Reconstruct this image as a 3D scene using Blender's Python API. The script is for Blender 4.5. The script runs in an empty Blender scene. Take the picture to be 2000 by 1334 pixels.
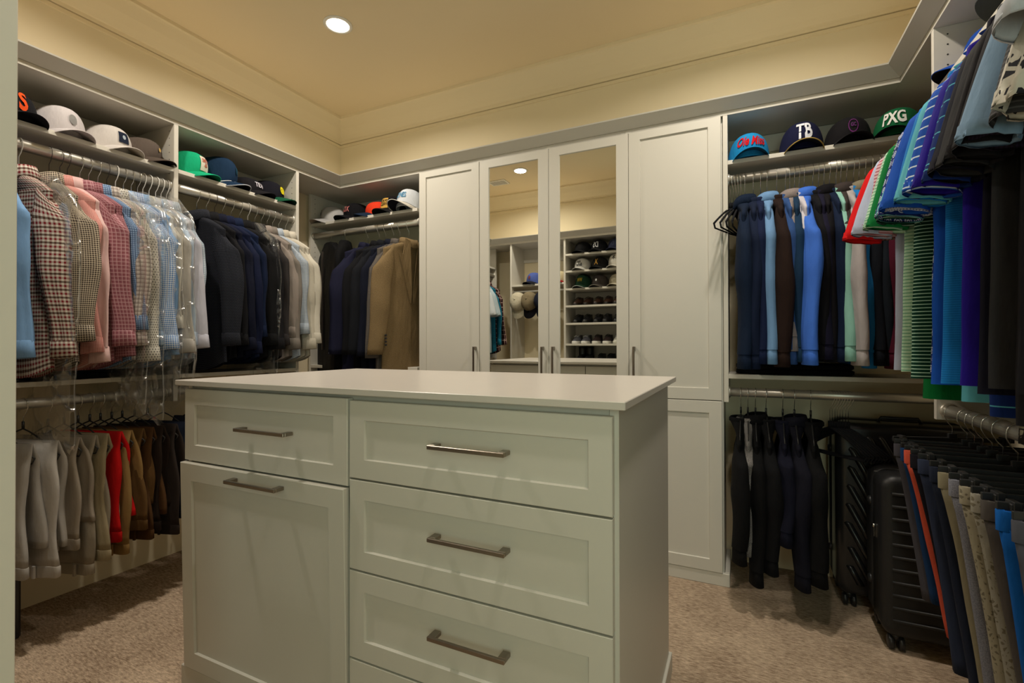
import bpy, math, random
from mathutils import Matrix, Vector
PI = math.pi
random.seed(7)
SC = bpy.context.scene
COL = SC.collection

# ------------------------------------------------------------------ camera
F, YAW, PITCH, ROLL, CAMH = 937.666, 0.444373448, -6.61249594e-03, -1.92556252e-03, 1.05
def cam_dir(u, v):
    c, s = math.cos(ROLL), math.sin(ROLL)
    r = (u*c+v*s)/F; z2 = -(-u*s+v*c)/F
    d = math.cos(PITCH)+z2*math.sin(PITCH); z = z2*math.cos(PITCH)-math.sin(PITCH)
    return Vector((r*math.cos(YAW)-d*math.sin(YAW), r*math.sin(YAW)+d*math.cos(YAW), z))
fw = cam_dir(0, 0); rt = cam_dir(F, 0)-fw; up = fw-cam_dir(0, F)
cd = bpy.data.cameras.new('camera'); cam = bpy.data.objects.new('camera', cd); COL.objects.link(cam)
cd.sensor_width = 36.0; cd.lens = F/2000*36.0; cd.clip_start = 0.02
rt.normalize(); up.normalize(); fw.normalize()
M = Matrix((rt, up, -fw)).transposed().to_4x4(); M.translation = (0, 0, CAMH); cam.matrix_world = M
SC.camera = cam
# ------------------------------------------------------------------ world, lights, exposure
w = bpy.data.worlds.new('world'); SC.world = w; w.use_nodes = True
w.node_tree.nodes['Background'].inputs[0].default_value = (0.75, 0.85, 0.9, 1)
w.node_tree.nodes['Background'].inputs[1].default_value = 0.05
LAMP_XY = [(-1.77, 1.745), (-1.78, 0.64), (0.03, 1.745), (0.03, 0.64)]
LAMP_W = 12.0
LAMP_COL = (1.0, 0.92, 0.80)
for i, (x, y) in enumerate(LAMP_XY):
    ld = bpy.data.lights.new('downlight_lamp', 'AREA'); ld.shape = 'DISK'; ld.size = 0.10; ld.energy = LAMP_W*(1.0, 0.9, 0.95, 0.5)[i]; ld.color = LAMP_COL; ld.spread = math.radians(156)
    lo = bpy.data.objects.new('downlight_lamp', ld); lo.location = (x, y, 2.608); COL.objects.link(lo)
wd = bpy.data.lights.new('window_daylight', 'AREA'); wd.shape = 'RECTANGLE'; wd.size = 0.5; wd.size_y = 1.4; wd.energy = 11.0; wd.color = (0.76, 1.0, 0.90)
wo = bpy.data.objects.new('window_daylight', wd); wo.location = (0.42, -0.93, 1.35); wo.rotation_euler = (PI/2, 0, 0); COL.objects.link(wo)
SC.view_settings.view_transform = 'Standard'; SC.view_settings.look = 'None'; SC.view_settings.gamma = 1.0
SC.view_settings.use_curve_mapping = False; SC.view_settings.exposure = 0.0

# ------------------------------------------------------------------ material helpers
def srgb(h):
    if isinstance(h, str):
        h = h.lstrip('#'); v = [int(h[i:i+2], 16)/255 for i in (0, 2, 4)]
    else: v = list(h)
    return tuple((c/12.92 if c <= 0.04045 else ((c+0.055)/1.055)**2.4) for c in v)+(1.0,)
class N:
    def __init__(s, name):
        s.m = bpy.data.materials.new(name); s.m.use_nodes = True; s.t = s.m.node_tree
        s.b = s.t.nodes['Principled BSDF']; s.out = s.t.nodes['Material Output']
    def n(s, ty, **k):
        o = s.t.nodes.new(ty)
        for a, b in k.items(): setattr(o, a, b)
        return o
    def l(s, a, b): s.t.links.new(a, b)
    def math(s, op, a, b=None, c=None):
        o = s.n('ShaderNodeMath', operation=op)
        for i, v in enumerate((a, b, c)):
            if v is None: continue
            if isinstance(v, (int, float)): o.inputs[i].default_value = v
            else: s.l(v, o.inputs[i])
        return o.outputs[0]
    def mix(s, f, a, b):
        o = s.n('ShaderNodeMix', data_type='RGBA')
        if isinstance(f, (int, float)): o.inputs[0].default_value = f
        else: s.l(f, o.inputs[0])
        for i, v in ((6, a), (7, b)):
            if isinstance(v, tuple): o.inputs[i].default_value = v
            else: s.l(v, o.inputs[i])
        return o.outputs[2]
    def noise(s, scale, detail=2, coord='Object', vec=None, stretch=None):
        if vec is None:
            tc = s.n('ShaderNodeTexCoord'); vec = tc.outputs[coord]
        if stretch:
            mp = s.n('ShaderNodeMapping'); mp.inputs['Scale'].default_value = stretch; s.l(vec, mp.inputs[0]); vec = mp.outputs[0]
        o = s.n('ShaderNodeTexNoise'); o.inputs['Scale'].default_value = scale; o.inputs['Detail'].default_value = detail
        s.l(vec, o.inputs['Vector']); return o.outputs[0]
    def bump(s, h, strength=0.2, dist=0.002):
        o = s.n('ShaderNodeBump'); o.inputs['Strength'].default_value = strength; o.inputs['Distance'].default_value = dist
        s.l(h, o.inputs['Height']); s.l(o.outputs[0], s.b.inputs['Normal'])
def plain(name, col, rough=0.5, metal=0.0, spec=0.5, var=0.03, scale=30, bump=0.0):
    n = N(name); c = srgb(col) if isinstance(col, str) else tuple(col)+(1.0,)
    f = n.noise(scale)
    a = tuple(min(1, x*(1+var)) for x in c[:3])+(1,); b = tuple(x*(1-var) for x in c[:3])+(1,)
    n.l(n.mix(f, a, b), n.b.inputs['Base Color'])
    n.b.inputs['Roughness'].default_value = rough; n.b.inputs['Metallic'].default_value = metal
    n.b.inputs['Specular IOR Level'].default_value = spec
    if bump: n.bump(n.noise(scale*12), bump, 0.0006)
    return n.m
_fab = {}
def fabric(col, kind='solid', c2='#ffffff', c3=None, s=0.006, duty=0.5, rough=0.9):
    key = (col, kind, c2, c3, s, duty, rough)
    if key in _fab: return _fab[key]
    n = N('fabric_'+kind); A = srgb(col); B = srgb(c2); C = srgb(c3) if c3 else None
    tc = n.n('ShaderNodeTexCoord'); uv = tc.outputs['UV']
    sp = n.n('ShaderNodeSeparateXYZ'); n.l(uv, sp.inputs[0]); u, v = sp.outputs[0], sp.outputs[1]
    def fr(x, sc, d):
        return n.math('LESS_THAN', n.math('FRACT', n.math('DIVIDE', x, sc)), d)
    col_out = None
    if kind == 'solid': col_out = A
    elif kind == 'gingham':
        m = n.math('MULTIPLY', n.math('ADD', fr(u, s, duty), fr(v, s, duty)), 0.5); col_out = n.mix(m, B, A)
        if C: col_out = n.mix(n.math('MULTIPLY', fr(n.math('ADD', v, s*0.0), s*2, duty*0.5), 0.6), col_out, C)
    elif kind == 'plaid':
        m = n.math('MULTIPLY', n.math('ADD', fr(u, s, duty), fr(v, s, duty)), 0.4); col_out = n.mix(m, A, B)
        if C:
            l1 = n.math('MAXIMUM', fr(n.math('ADD', u, s*0.7), s, 0.14), fr(n.math('ADD', v, s*0.7), s, 0.14))
            col_out = n.mix(n.math('MULTIPLY', l1, 0.8), col_out, C)
    elif kind == 'check':
        m = n.math('MAXIMUM', fr(u, s, duty), fr(v, s, duty)); col_out = n.mix(m, A, B)
    elif kind == 'hstripe':
        col_out = n.mix(fr(v, s, duty), A, B)
        if C: col_out = n.mix(fr(n.math('ADD', v, s*0.5), s*3, 0.12), col_out, C)
    elif kind == 'vstripe': col_out = n.mix(fr(u, s, duty), A, B)
    elif kind == 'dots':
        row = n.math('MULTIPLY', fr(v, 2*s, 0.5), s*0.5)
        fu = n.math('SUBTRACT', n.math('FRACT', n.math('DIVIDE', n.math('ADD', u, row), s)), 0.5)
        fv = n.math('SUBTRACT', n.math('FRACT', n.math('DIVIDE', v, s)), 0.5)
        d = n.math('ADD', n.math('MULTIPLY', fu, fu), n.math('MULTIPLY', fv, fv))
        col_out = n.mix(n.math('LESS_THAN', d, duty*duty), A, B)
    elif kind == 'rings':
        row = n.math('MULTIPLY', fr(v, 2*s, 0.5), s*0.5)
        fu = n.math('SUBTRACT', n.math('FRACT', n.math('DIVIDE', n.math('ADD', u, row), s)), 0.5)
        fv = n.math('SUBTRACT', n.math('FRACT', n.math('DIVIDE', v, s)), 0.5)
        d = n.math('SQRT', n.math('ADD', n.math('MULTIPLY', fu, fu), n.math('MULTIPLY', fv, fv)))
        r1 = n.math('LESS_THAN', n.math('ABSOLUTE', n.math('SUBTRACT', d, 0.33)), 0.055)
        r2 = n.math('LESS_THAN', n.math('ABSOLUTE', n.math('SUBTRACT', d, 0.13)), 0.06)
        col_out = n.mix(n.math('MAXIMUM', r1, r2), A, B)
    elif kind == 'print':
        vo = n.n('ShaderNodeTexVoronoi', feature='DISTANCE_TO_EDGE'); vo.inputs['Scale'].default_value = 1/s; n.l(uv, vo.inputs['Vector'])
        wv = n.noise(0.6/s, 2, vec=uv)
        m = n.math('MULTIPLY', n.math('GREATER_THAN', vo.outputs[0], duty*0.3), n.math('GREATER_THAN', wv, 0.50))
        col_out = n.mix(m, A, B)
        if C: col_out = n.mix(n.math('GREATER_THAN', wv, 0.60), col_out, C)
    elif kind == 'melange':
        col_out = n.mix(n.math('GREATER_THAN', n.noise(1/s, 3, vec=uv), duty), A, B)
    big = n.noise(9, 3)
    k = n.math('MULTIPLY_ADD', big, 0.30, 0.72)
    vm = n.n('ShaderNodeVectorMath', operation='SCALE')
    if isinstance(col_out, tuple): vm.inputs[0].default_value = col_out[:3]
    else: n.l(col_out, vm.inputs[0])
    n.l(k, vm.inputs['Scale']); n.l(vm.outputs[0], n.b.inputs['Base Color'])
    n.b.inputs['Roughness'].default_value = rough; n.b.inputs['Specular IOR Level'].default_value = 0.18
    wn = n.noise(28, 4, stretch=(1, 1, 0.35)); n.bump(wn, 0.75, 0.007)
    _fab[key] = n.m; return n.m

MEL = plain('cabinet_melamine', (0.62, 0.59, 0.52), 0.42, spec=0.4, var=0.015, scale=6)
SLABM = plain('worktop_melamine', (0.60, 0.555, 0.50), 0.3, spec=0.45, var=0.02, scale=14)
SHELF = plain('shelf_melamine', (0.62, 0.585, 0.51), 0.5, spec=0.35, var=0.03, scale=20)
HOLE = plain('pin_hole_dark', (0.03, 0.03, 0.025), 0.8)
WALL = plain('cream_wall_paint', (0.85, 0.745, 0.53), 0.75, spec=0.25, var=0.02, scale=3, bump=0.05)
CEIL = plain('cream_ceiling_paint', (0.85, 0.71, 0.475), 0.8, spec=0.2, var=0.015, scale=3, bump=0.05)
CROWN = plain('cream_crown_paint', (0.85, 0.73, 0.50), 0.6, spec=0.3, var=0.015, scale=3)
ROD = plain('satin_nickel_rod', (0.62, 0.59, 0.53), 0.38, metal=0.75, var=0.03, scale=40)
PULL = plain('brushed_nickel_pull', (0.30, 0.26, 0.22), 0.28, metal=1.0, var=0.08, scale=60)
CHROME = plain('chrome_hook', (0.75, 0.75, 0.73), 0.18, metal=1.0)
DWIRE = plain('dark_wire', (0.06, 0.05, 0.045), 0.35, metal=0.7)
VELV = plain('black_velvet', (0.012, 0.012, 0.014), 0.9, spec=0.1)
BLKPL = plain('black_plastic', (0.015, 0.015, 0.016), 0.4)
WHTPL = plain('white_plastic', (0.75, 0.73, 0.68), 0.4)
CANW = plain('white_trim_enamel', (0.85, 0.82, 0.75), 0.5)
def glow(name, col, st):
    n = N(name); n.b.inputs['Emission Color'].default_value = tuple(col)+(1,); n.b.inputs['Emission Strength'].default_value = st
    n.b.inputs['Base Color'].default_value = (0.9, 0.9, 0.9, 1); return n.m
LENS = glow('lamp_lens', (1, 0.9, 0.72), 9.0)
def mirror_mat():
    n = N('mirror_glass'); n.b.inputs['Metallic'].default_value = 1; n.b.inputs['Roughness'].default_value = 0.0
    n.b.inputs['Base Color'].default_value = (0.86, 0.88, 0.84, 1); return n.m
MIRR = mirror_mat()
def carpet_mat():
    n = N('taupe_carpet')
    a = n.noise(130, 4, stretch=(0.3, 1.0, 1)); b = n.noise(520, 3); c = n.noise(5, 3); d = n.noise(260, 2, stretch=(0.25, 1.2, 1))
    k = n.math('ADD', n.math('MULTIPLY', a, 0.45), n.math('ADD', n.math('MULTIPLY', b, 0.45), n.math('ADD', n.math('MULTIPLY', c, 0.25), n.math('MULTIPLY', d, 0.4))))
    r = n.n('ShaderNodeValToRGB'); n.l(k, r.inputs[0])
    r.color_ramp.elements[0].position = 0.60; r.color_ramp.elements[0].color = (0.21, 0.135, 0.085, 1)
    r.color_ramp.elements[1].position = 0.95; r.color_ramp.elements[1].color = (0.80, 0.62, 0.45, 1)
    n.l(r.outputs[0], n.b.inputs['Base Color']); n.b.inputs['Roughness'].default_value = 0.95; n.b.inputs['Specular IOR Level'].default_value = 0.1
    n.bump(n.math('ADD', b, n.math('MULTIPLY', d, 0.8)), 0.7, 0.006); return n.m
CARPET = carpet_mat()
def film_mat():
    n = N('clear_plastic_film')
    tr = n.n('ShaderNodeBsdfTransparent'); tr.inputs[0].default_value = (0.93, 0.93, 0.92, 1)
    gl = n.n('ShaderNodeBsdfGlossy'); gl.inputs['Roughness'].default_value = 0.2; gl.inputs[0].default_value = (1, 1, 1, 1)
    df = n.n('ShaderNodeBsdfDiffuse'); df.inputs[0].default_value = (0.8, 0.8, 0.78, 1)
    f1 = n.noise(7, 2); f2 = n.noise(14, 2)
    rg = n.n('ShaderNodeMath', operation='SUBTRACT'); n.l(f1, rg.inputs[0]); rg.inputs[1].default_value = 0.5
    rid = n.math('POWER', n.math('SUBTRACT', 1.0, n.math('MINIMUM', 1.0, n.math('MULTIPLY', n.math('ABSOLUTE', rg.outputs[0]), 9.0))), 3.0)
    bp = n.n('ShaderNodeBump'); bp.inputs['Strength'].default_value = 1.0; bp.inputs['Distance'].default_value = 0.008
    n.l(n.math('ADD', rid, n.math('MULTIPLY', f2, 0.25)), bp.inputs['Height']); n.l(bp.outputs[0], gl.inputs['Normal'])
    lw = n.n('ShaderNodeLayerWeight'); lw.inputs[0].default_value = 0.35; n.l(bp.outputs[0], lw.inputs['Normal'])
    m0 = n.n('ShaderNodeMixShader'); m0.inputs[0].default_value = 0.16; n.l(gl.outputs[0], m0.inputs[1]); n.l(df.outputs[0], m0.inputs[2])
    m1 = n.n('ShaderNodeMixShader'); fac = n.math('MINIMUM', n.math('ADD', n.math('MULTIPLY', lw.outputs['Fresnel'], 0.36), n.math('MULTIPLY', rid, 0.12)), 0.5)
    n.l(fac, m1.inputs[0]); n.l(tr.outputs[0], m1.inputs[1]); n.l(m0.outputs[0], m1.inputs[2]); n.l(m1.outputs[0], n.out.inputs['Surface'])
    return n.m
FILM = film_mat()

# ------------------------------------------------------------------ mesh helpers
class MB:
    def __init__(s): s.v = []; s.f = []; s.uv = []; s.sm = []
    def add(s, vs, fs, uvs=None, smooth=True):
        o = len(s.v); s.v += [tuple(p) for p in vs]
        for i, f in enumerate(fs):
            s.f.append([o+k for k in f]); s.sm.append(smooth)
            s.uv.append(uvs[i] if uvs else [(vs[k][0]+vs[k][1], vs[k][2]) for k in f])
        return s
    def box(s, x0, x1, y0, y1, z0, z1, b=0.0):
        if b <= 0:
            v = [(x0, y0, z0), (x1, y0, z0), (x1, y1, z0), (x0, y1, z0), (x0, y0, z1), (x1, y0, z1), (x1, y1, z1), (x0, y1, z1)]
            return s.add(v, [(0, 3, 2, 1), (4, 5, 6, 7), (0, 1, 5, 4), (1, 2, 6, 5), (2, 3, 7, 6), (3, 0, 4, 7)], smooth=False)
        v = []; idx = {}
        for i, X in enumerate((x0, x1)):
            for j, Y in enumerate((y0, y1)):
                for k, Z in enumerate((z0, z1)):
                    dx = b if i == 0 else -b; dy = b if j == 0 else -b; dz = b if k == 0 else -b
                    idx[i, j, k, 'x'] = len(v); v.append((X, Y+dy, Z+dz))
                    idx[i, j, k, 'y'] = len(v); v.append((X+dx, Y, Z+dz))
                    idx[i, j, k, 'z'] = len(v); v.append((X+dx, Y+dy, Z))
        g = lambda i, j, k, a: idx[i, j, k, a]
        f = []
        for i in (0, 1):
            q = [g(i, 0, 0, 'x'), g(i, 1, 0, 'x'), g(i, 1, 1, 'x'), g(i, 0, 1, 'x')]; f.append(q if i else q[::-1])
            q = [g(0, i, 0, 'y'), g(0, i, 1, 'y'), g(1, i, 1, 'y'), g(1, i, 0, 'y')]; f.append(q if i else q[::-1])
            q = [g(0, 0, i, 'z'), g(1, 0, i, 'z'), g(1, 1, i, 'z'), g(0, 1, i, 'z')]; f.append(q if i else q[::-1])
        for i in (0, 1):
            for j in (0, 1):
                f.append([g(i, j, 0, 'x'), g(i, j, 1, 'x'), g(i, j, 1, 'y'), g(i, j, 0, 'y')])
                f.append([g(i, 0, j, 'x'), g(i, 1, j, 'x'), g(i, 1, j, 'z'), g(i, 0, j, 'z')])
                f.append([g(0, i, j, 'y'), g(1, i, j, 'y'), g(1, i, j, 'z'), g(0, i, j, 'z')])
                for k in (0, 1): f.append([g(i, j, k, 'x'), g(i, j, k, 'y'), g(i, j, k, 'z')])
        return s.add(v, f, smooth=False)
    def loft(s, rings, closed=True, cap0=False, cap1=False, uvs=None, smooth=True):
        n = len(rings[0]); v = [p for r in rings for p in r]; f = []; U = []
        if uvs is None:
            uvs = []; vv = 0.0
            for i, r in enumerate(rings):
                if i: vv += (Vector(r[0])-Vector(rings[i-1][0])).length
                row = [0.0]
                for j in range(1, n+1): row.append(row[-1]+(Vector(r[j % n])-Vector(r[j-1])).length)
                uvs.append([(a, vv) for a in row])
            tot = max(u[-1][0] for u in uvs) or 1
            uvs = [[(a*tot/(u[-1][0] or 1), b) for a, b in u] for u in uvs]
        m = n if closed else n-1
        for i in range(len(rings)-1):
            for j in range(m):
                j2 = (j+1) % n
                f.append((i*n+j, i*n+j2, (i+1)*n+j2, (i+1)*n+j)); U.append([uvs[i][j], uvs[i][j+1], uvs[i+1][j+1], uvs[i+1][j]])
        if cap0: f.append(tuple(range(n))[::-1]); U.append([uvs[0][k] for k in range(n)][::-1])
        if cap1: o = (len(rings)-1)*n; f.append(tuple(o+k for k in range(n))); U.append([uvs[-1][k] for k in range(n)])
        return s.add(v, f, U, smooth)
    def tube(s, path, r, seg=6, caps=True, closed=False):
        P = [Vector(p) for p in path]; rings = []
        prev = None
        for i, p in enumerate(P):
            if closed: t = P[(i+1) % len(P)]-P[i-1]
            else: t = (P[min(i+1, len(P)-1)]-P[max(i-1, 0)])
            t.normalize()
            a = prev if prev is not None else (Vector((0, 0, 1)) if abs(t.z) < 0.9 else Vector((1, 0, 0)))
            n1 = (a-t*a.dot(t)).normalized(); n2 = t.cross(n1); prev = n1
            rr = r[i] if isinstance(r, (list, tuple)) else r
            rings.append([tuple(p+n1*rr*math.cos(2*PI*k/seg)+n2*rr*math.sin(2*PI*k/seg)) for k in range(seg)])
        if closed: rings.append(rings[0]); caps = False
        return s.loft(rings, cap0=caps, cap1=caps)
    def lathe(s, prof, seg=20, cx=0, cy=0, smooth=True):
        rings = [[(cx+r*math.cos(2*PI*k/seg), cy+r*math.sin(2*PI*k/seg), z) for k in range(seg)] for r, z in prof]
        return s.loft(rings, cap0=True, cap1=True, smooth=smooth)
    def mesh(s, name, mat):
        me = bpy.data.meshes.new(name); me.from_pydata(s.v, [], s.f)
        for mm in (mat if isinstance(mat, (list, tuple)) else [mat]): me.materials.append(mm)
        me.polygons.foreach_set('use_smooth', s.sm)
        ul = me.uv_layers.new(name='uv'); ul.data.foreach_set('uv', [c for u in s.uv for p in u for c in p])
        me.update(); return me
    def build(s, name, mat, parent=None, loc=None, rot=None):
        o = bpy.data.objects.new(name, s.mesh(name, mat)); COL.objects.link(o)
        if parent is not None: o.parent = parent
        if loc: o.location = loc
        if rot: o.rotation_euler = rot
        return o
def tag(o, label, cat, group=None):
    o['label'] = label; o['category'] = cat
    if group: o['group'] = group
    return o
def thing(name, label, cat, loc=(0, 0, 0), rz=0, group=None, rot=None):
    o = bpy.data.objects.new(name, None); COL.objects.link(o); o.empty_display_size = 0.05
    o.location = loc; o.rotation_euler = rot if rot else (0, 0, rz); return tag(o, label, cat, group)
def struct(o): o['kind'] = 'structure'; return o
def copy_mesh(o, parent, name=None):
    c = o.copy(); COL.objects.link(c); c.parent = parent; return c
def copy_tree(o, parent=None):
    c = o.copy(); COL.objects.link(c)
    if parent is not None: c.parent = parent
    for ch in list(o.children): copy_tree(ch, c)
    return c

# ------------------------------------------------------------------ room shell
WL, WR, WB, WF, ZC = -2.59, 0.865, 2.58, -0.035, 2.616
struct(MB().box(WL-0.1, WR+0.1, -1.05, WB+0.1, -0.05, 0.0).build('floor', CARPET))
struct(MB().box(WL-0.1, WR+0.1, -1.05, WB+0.1, ZC, ZC+0.06).build('ceiling', CEIL))
struct(MB().box(WL-0.1, WL, WF-0.1, WB+0.1, 0, ZC).build('wall_left', WALL))
struct(MB().box(WL, WR, WB, WB+0.1, 0, ZC).build('wall_back', WALL))
struct(MB().box(WR, WR+0.1, WF-0.1, WB+0.1, 0, ZC).build('wall_right', WALL))
m = MB(); m.box(WL, -0.68, WF-0.1, WF, 0, ZC); m.box(0.50, WR, WF-0.1, WF, 0, ZC); m.box(-0.68, 0.50, WF-0.1, WF, 2.2, ZC)
struct(m.build('wall_front', WALL))
m = MB(); m.box(WL-0.1, 0.17, -1.05, -0.95, 0, ZC); m.box(0.67, WR+0.1, -1.05, -0.95, 0, ZC); m.box(0.17, 0.67, -1.05, -0.95, 0, 0.65); m.box(0.17, 0.67, -1.05, -0.95, 2.05, ZC)
m.box(WL-0.1, WL, -0.95, WF-0.1, 0, ZC); m.box(WR, WR+0.1, -0.95, WF-0.1, 0, ZC)
struct(m.build('wall_hall', WALL))
m = MB()
for a in (0.17, 0.655): m.box(a, a+0.015, -1.04, -0.945, 0.65, 2.05)
m.box(0.185, 0.655, -1.04, -0.945, 0.65, 0.665); m.box(0.185, 0.655, -1.04, -0.945, 2.035, 2.05)
win = struct(m.build('window_1', MEL))
PANE = plain('frosted_pane', (0.8, 0.95, 0.9), 0.3); MB().box(0.185, 0.655, -1.01, -1.004, 0.665, 2.035).build('pane', PANE, win)
# crown moulding: profile swept along each wall with mitres
PROF = [(0, 2.460), (0.007, 2.461), (0.0075, 2.4785), (0.001, 2.479), (0.001, 2.4822), (0.013, 2.4825), (0.016, 2.497), (0.024, 2.501),
        (0.045, 2.520), (0.075, 2.553), (0.100, 2.588), (0.108, 2.597), (0.120, 2.600), (0.121, ZC)]
def sweep(p0, p1, n0, prof, mat, name, m0=(0, 0), m1=(0, 0)):
    """profile (d, z) offset from the line p0-p1 along n0; the ends are mitred by m*d along the line"""
    a = Vector((p1[0]-p0[0], p1[1]-p0[1])).normalized(); r0 = []; r1 = []
    for d, z in prof:
        r0.append((p0[0]+n0[0]*d+a.x*d*m0, p0[1]+n0[1]*d+a.y*d*m0, z)); r1.append((p1[0]+n0[0]*d+a.x*d*m1, p1[1]+n0[1]*d+a.y*d*m1, z))
    b = MB(); b.loft([r0, r1], closed=False, smooth=False); return struct(b.build(name, mat))
sweep((WL, WF), (WL, WB), (1, 0), PROF, CROWN, 'trim_1', 1, -1)
sweep((WL, WB), (WR, WB), (0, -1), PROF, CROWN, 'trim_2', 1, -1)
sweep((WR, WB), (WR, WF), (-1, 0), PROF, CROWN, 'trim_3', 1, -1)
sweep((WR, WF), (WL, WF), (0, 1), PROF, CROWN, 'trim_4', 1, -1)
# closet valance (slanted fascia on top of the units)
XL, YB, XR, YF = -2.287, 2.272, 0.552, 0.275     # front planes of the left, back, right and front units
VP = [(-0.004, 2.061), (0.002, 2.061), (0.047, 2.099), (0.049, 2.104), (0.040, 2.105), (-0.004, 2.068), (-0.004, 2.061)]
sweep((XL, YF), (XL, YB), (1, 0), VP, MEL, 'trim_5', 1, -1)
sweep((XL, YB), (XR, YB), (0, -1), VP, MEL, 'trim_6', 1, -1)
sweep((XR, YB), (XR, 0.05), (-1, 0), VP, MEL, 'trim_7', 1, 0)
sweep((-0.815, YF), (XL, YF), (0, 1), VP, MEL, 'trim_8', 0, -1)

# ------------------------------------------------------------------ closet units
def panel_holes(parent, axis, face, sgn, rows, z0, z1):
    """small dark shelf-pin holes drilled in a side panel"""
    b = MB()
    for r in rows:
        z = z0
        while z < z1:
            R = 0.0028; e = 0.0004*sgn; ring = []
            for k in range(6):
                a = 2*PI*k/6
                ring.append((r+R*math.cos(a), face+e, z+R*math.sin(a)) if axis == 'y' else (face+e, r+R*math.cos(a), z+R*math.sin(a)))
            b.add(ring, [tuple(range(6)) if sgn > 0 else tuple(range(6))[::-1]], smooth=False); z += 0.032
    o = b.build('pin_holes', HOLE, parent); o['kind'] = 'stuff'; return o
def rod(parent, p0, p1, r=0.0185):
    o = MB().tube([p0, p1], r, 16).build('rod', ROD, parent)
    d = (Vector(p1)-Vector(p0)).normalized()
    for p, s in ((p0, 1), (p1, -1)):
        q = Vector(p); MB().tube([q, q+d*s*0.006, q+d*s*0.008], [0.024, 0.024, 0.018], 16).build('rod_bracket', ROD, o)
    return o
T = 0.019
ST, SB = 1.845, 0.920       # tops of the hat shelf and of the middle shelf
RZ, RZL = 1.770, 0.842      # rod heights
def unit(label, loc, ax, a0, a1, front, back, z0=0.80, shelves=(ST, SB), rods=(RZ, RZL), end0=True, end1=True, rodpos=None, holes=(True, True)):
    """shelving unit; ax='y' runs along a side wall, ax='x' along the back wall"""
    t = thing('closet_shelving', label, 'shelving', loc)
    L = Vector(loc)
    def bx(name, u0, u1, d0, d1, za, zb, b=0.001, mat=SHELF, par=t):
        d0, d1 = min(d0, d1), max(d0, d1)
        if ax == 'y': return MB().box(d0-L.x, d1-L.x, u0-L.y, u1-L.y, za-L.z, zb-L.z, b).build(name, mat, par)
        return MB().box(u0-L.x, u1-L.x, d0-L.y, d1-L.y, za-L.z, zb-L.z, b).build(name, mat, par)
    ia, ib = a0+(T if end0 else 0), a1-(T if end1 else 0)
    if end0: bx('side_panel', a0, a0+T, front, back, z0, 2.042)
    if end1: bx('side_panel', a1-T, a1, front, back, z0, 2.042)
    s = 1 if back > front else -1
    for z in shelves: bx('shelf', ia, ib, front+0.0004*s, back, z-0.018, z)
    bx('cleat', ia, ib, back-0.012*s, back-0.0*s, 1.96, 2.04)
    hr = (front+0.035*s, back-0.035*s); o3 = Vector((0, 0, 0))
    for flag, face, sg in ((holes[0] and end0, ia, 1), (holes[1] and end1, ib, -1)):
        if flag:
            if ax == 'y': panel_holes(t, 'y', face-L.y, sg, [h-L.x for h in hr], max(z0, 1.1)-L.z+0.5, 2.03-L.z)
            else: panel_holes(t, 'x', face-L.x, sg, [h-L.y for h in hr], max(z0, 1.1)-L.z+0.5, 2.03-L.z)
    rp = rodpos if rodpos is not None else front+0.032*s
    for z in rods:
        if ax == 'y': rod(t, (rp-L.x, ia-L.y, z-L.z), (rp-L.x, ib-L.y, z-L.z))
        else: rod(t, (ia-L.x, rp-L.y, z-L.z), (ib-L.x, rp-L.y, z-L.z))
    return t
unit('grey left wall closet bay nearest the doorway with hat shelf and two rods', (XL, 0.70, 0.80), 'y', 0.12, 1.305, XL, WL+0.002, holes=(False, True), end0=True)
unit('grey left wall closet bay farther from the doorway holding dark shirts', (XL, 1.60, 0.80), 'y', 1.305, 1.960, XL, WL+0.002, end0=False)
unit('grey back wall closet bay left of the tall white cabinets', (-2.1, YB, 0.80), 'x', -2.562, -1.690, YB, WB-0.002, rods=(RZ,), end1=False)
unit('grey back wall closet bay right of the tall white cabinets', (0.2, YB, 0.80), 'x', -0.066, 0.860, YB, WB-0.002, end1=False)
unit('grey right wall closet bay with polo shirts above clipped shorts', (XR, 1.2, 0.81), 'y', 0.40, 1.949, XR, WR-0.002, z0=0.813, end0=True, holes=(False, True), rodpos=0.583)
# continuous top board over all units
b = MB(); b.box(WL, XL, WF, WB, 2.042, 2.060, 0.001); b.box(XL, XR, YB, WB, 2.042, 2.060, 0.001); b.box(XR, WR, 0.05, WB, 2.042, 2.060, 0.001); b.box(XL, -0.815, WF, YF, 2.042, 2.060, 0.001)
struct(b.build('trim_9', SHELF))
# front-wall units (seen in the mirrors; the end panel stands at the left edge of the picture)
t = thing('closet_shelving', 'tall open cubby tower beside the doorway with rows of caps and shoes', 'shelving', (-1.16, YF, 0))
L = Vector((-1.16, YF, 0))
for x in (-1.500, -0.834): MB().box(x-L.x, x+T-L.x, WF+0.002-L.y, 0, 0, 2.042, 0.001).build('side_panel', SHELF, t)
CUB = [1.900, 1.742, 1.576, 1.416, 1.252, 1.058, 0.880, 0.60, 0.30, 0.08]
for z in CUB: MB().box(-1.481-L.x, -0.834-L.x, WF+0.014-L.y, -0.0004, z-0.018, z, 0.001).build('shelf', SHELF, t)
MB().box(-1.481-L.x, -0.834-L.x, WF+0.002-L.y, WF+0.012-L.y, 0.06, 2.042).build('back_panel', SHELF, t)
t = thing('closet_shelving', 'open front wall closet bay with caps on a shelf and caps hung below', 'shelving', (-1.77, YF, 0))
L = Vector((-1.77, YF, 0))
MB().box(-2.059-L.x, -2.040-L.x, WF+0.002-L.y, 0, 0, 2.042, 0.001).build('side_panel', SHELF, t)
MB().box(-2.040-L.x, -1.500-L.x, WF+0.002-L.y, -0.0004, 1.620, 1.638, 0.001).build('shelf', SHELF, t)
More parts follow.
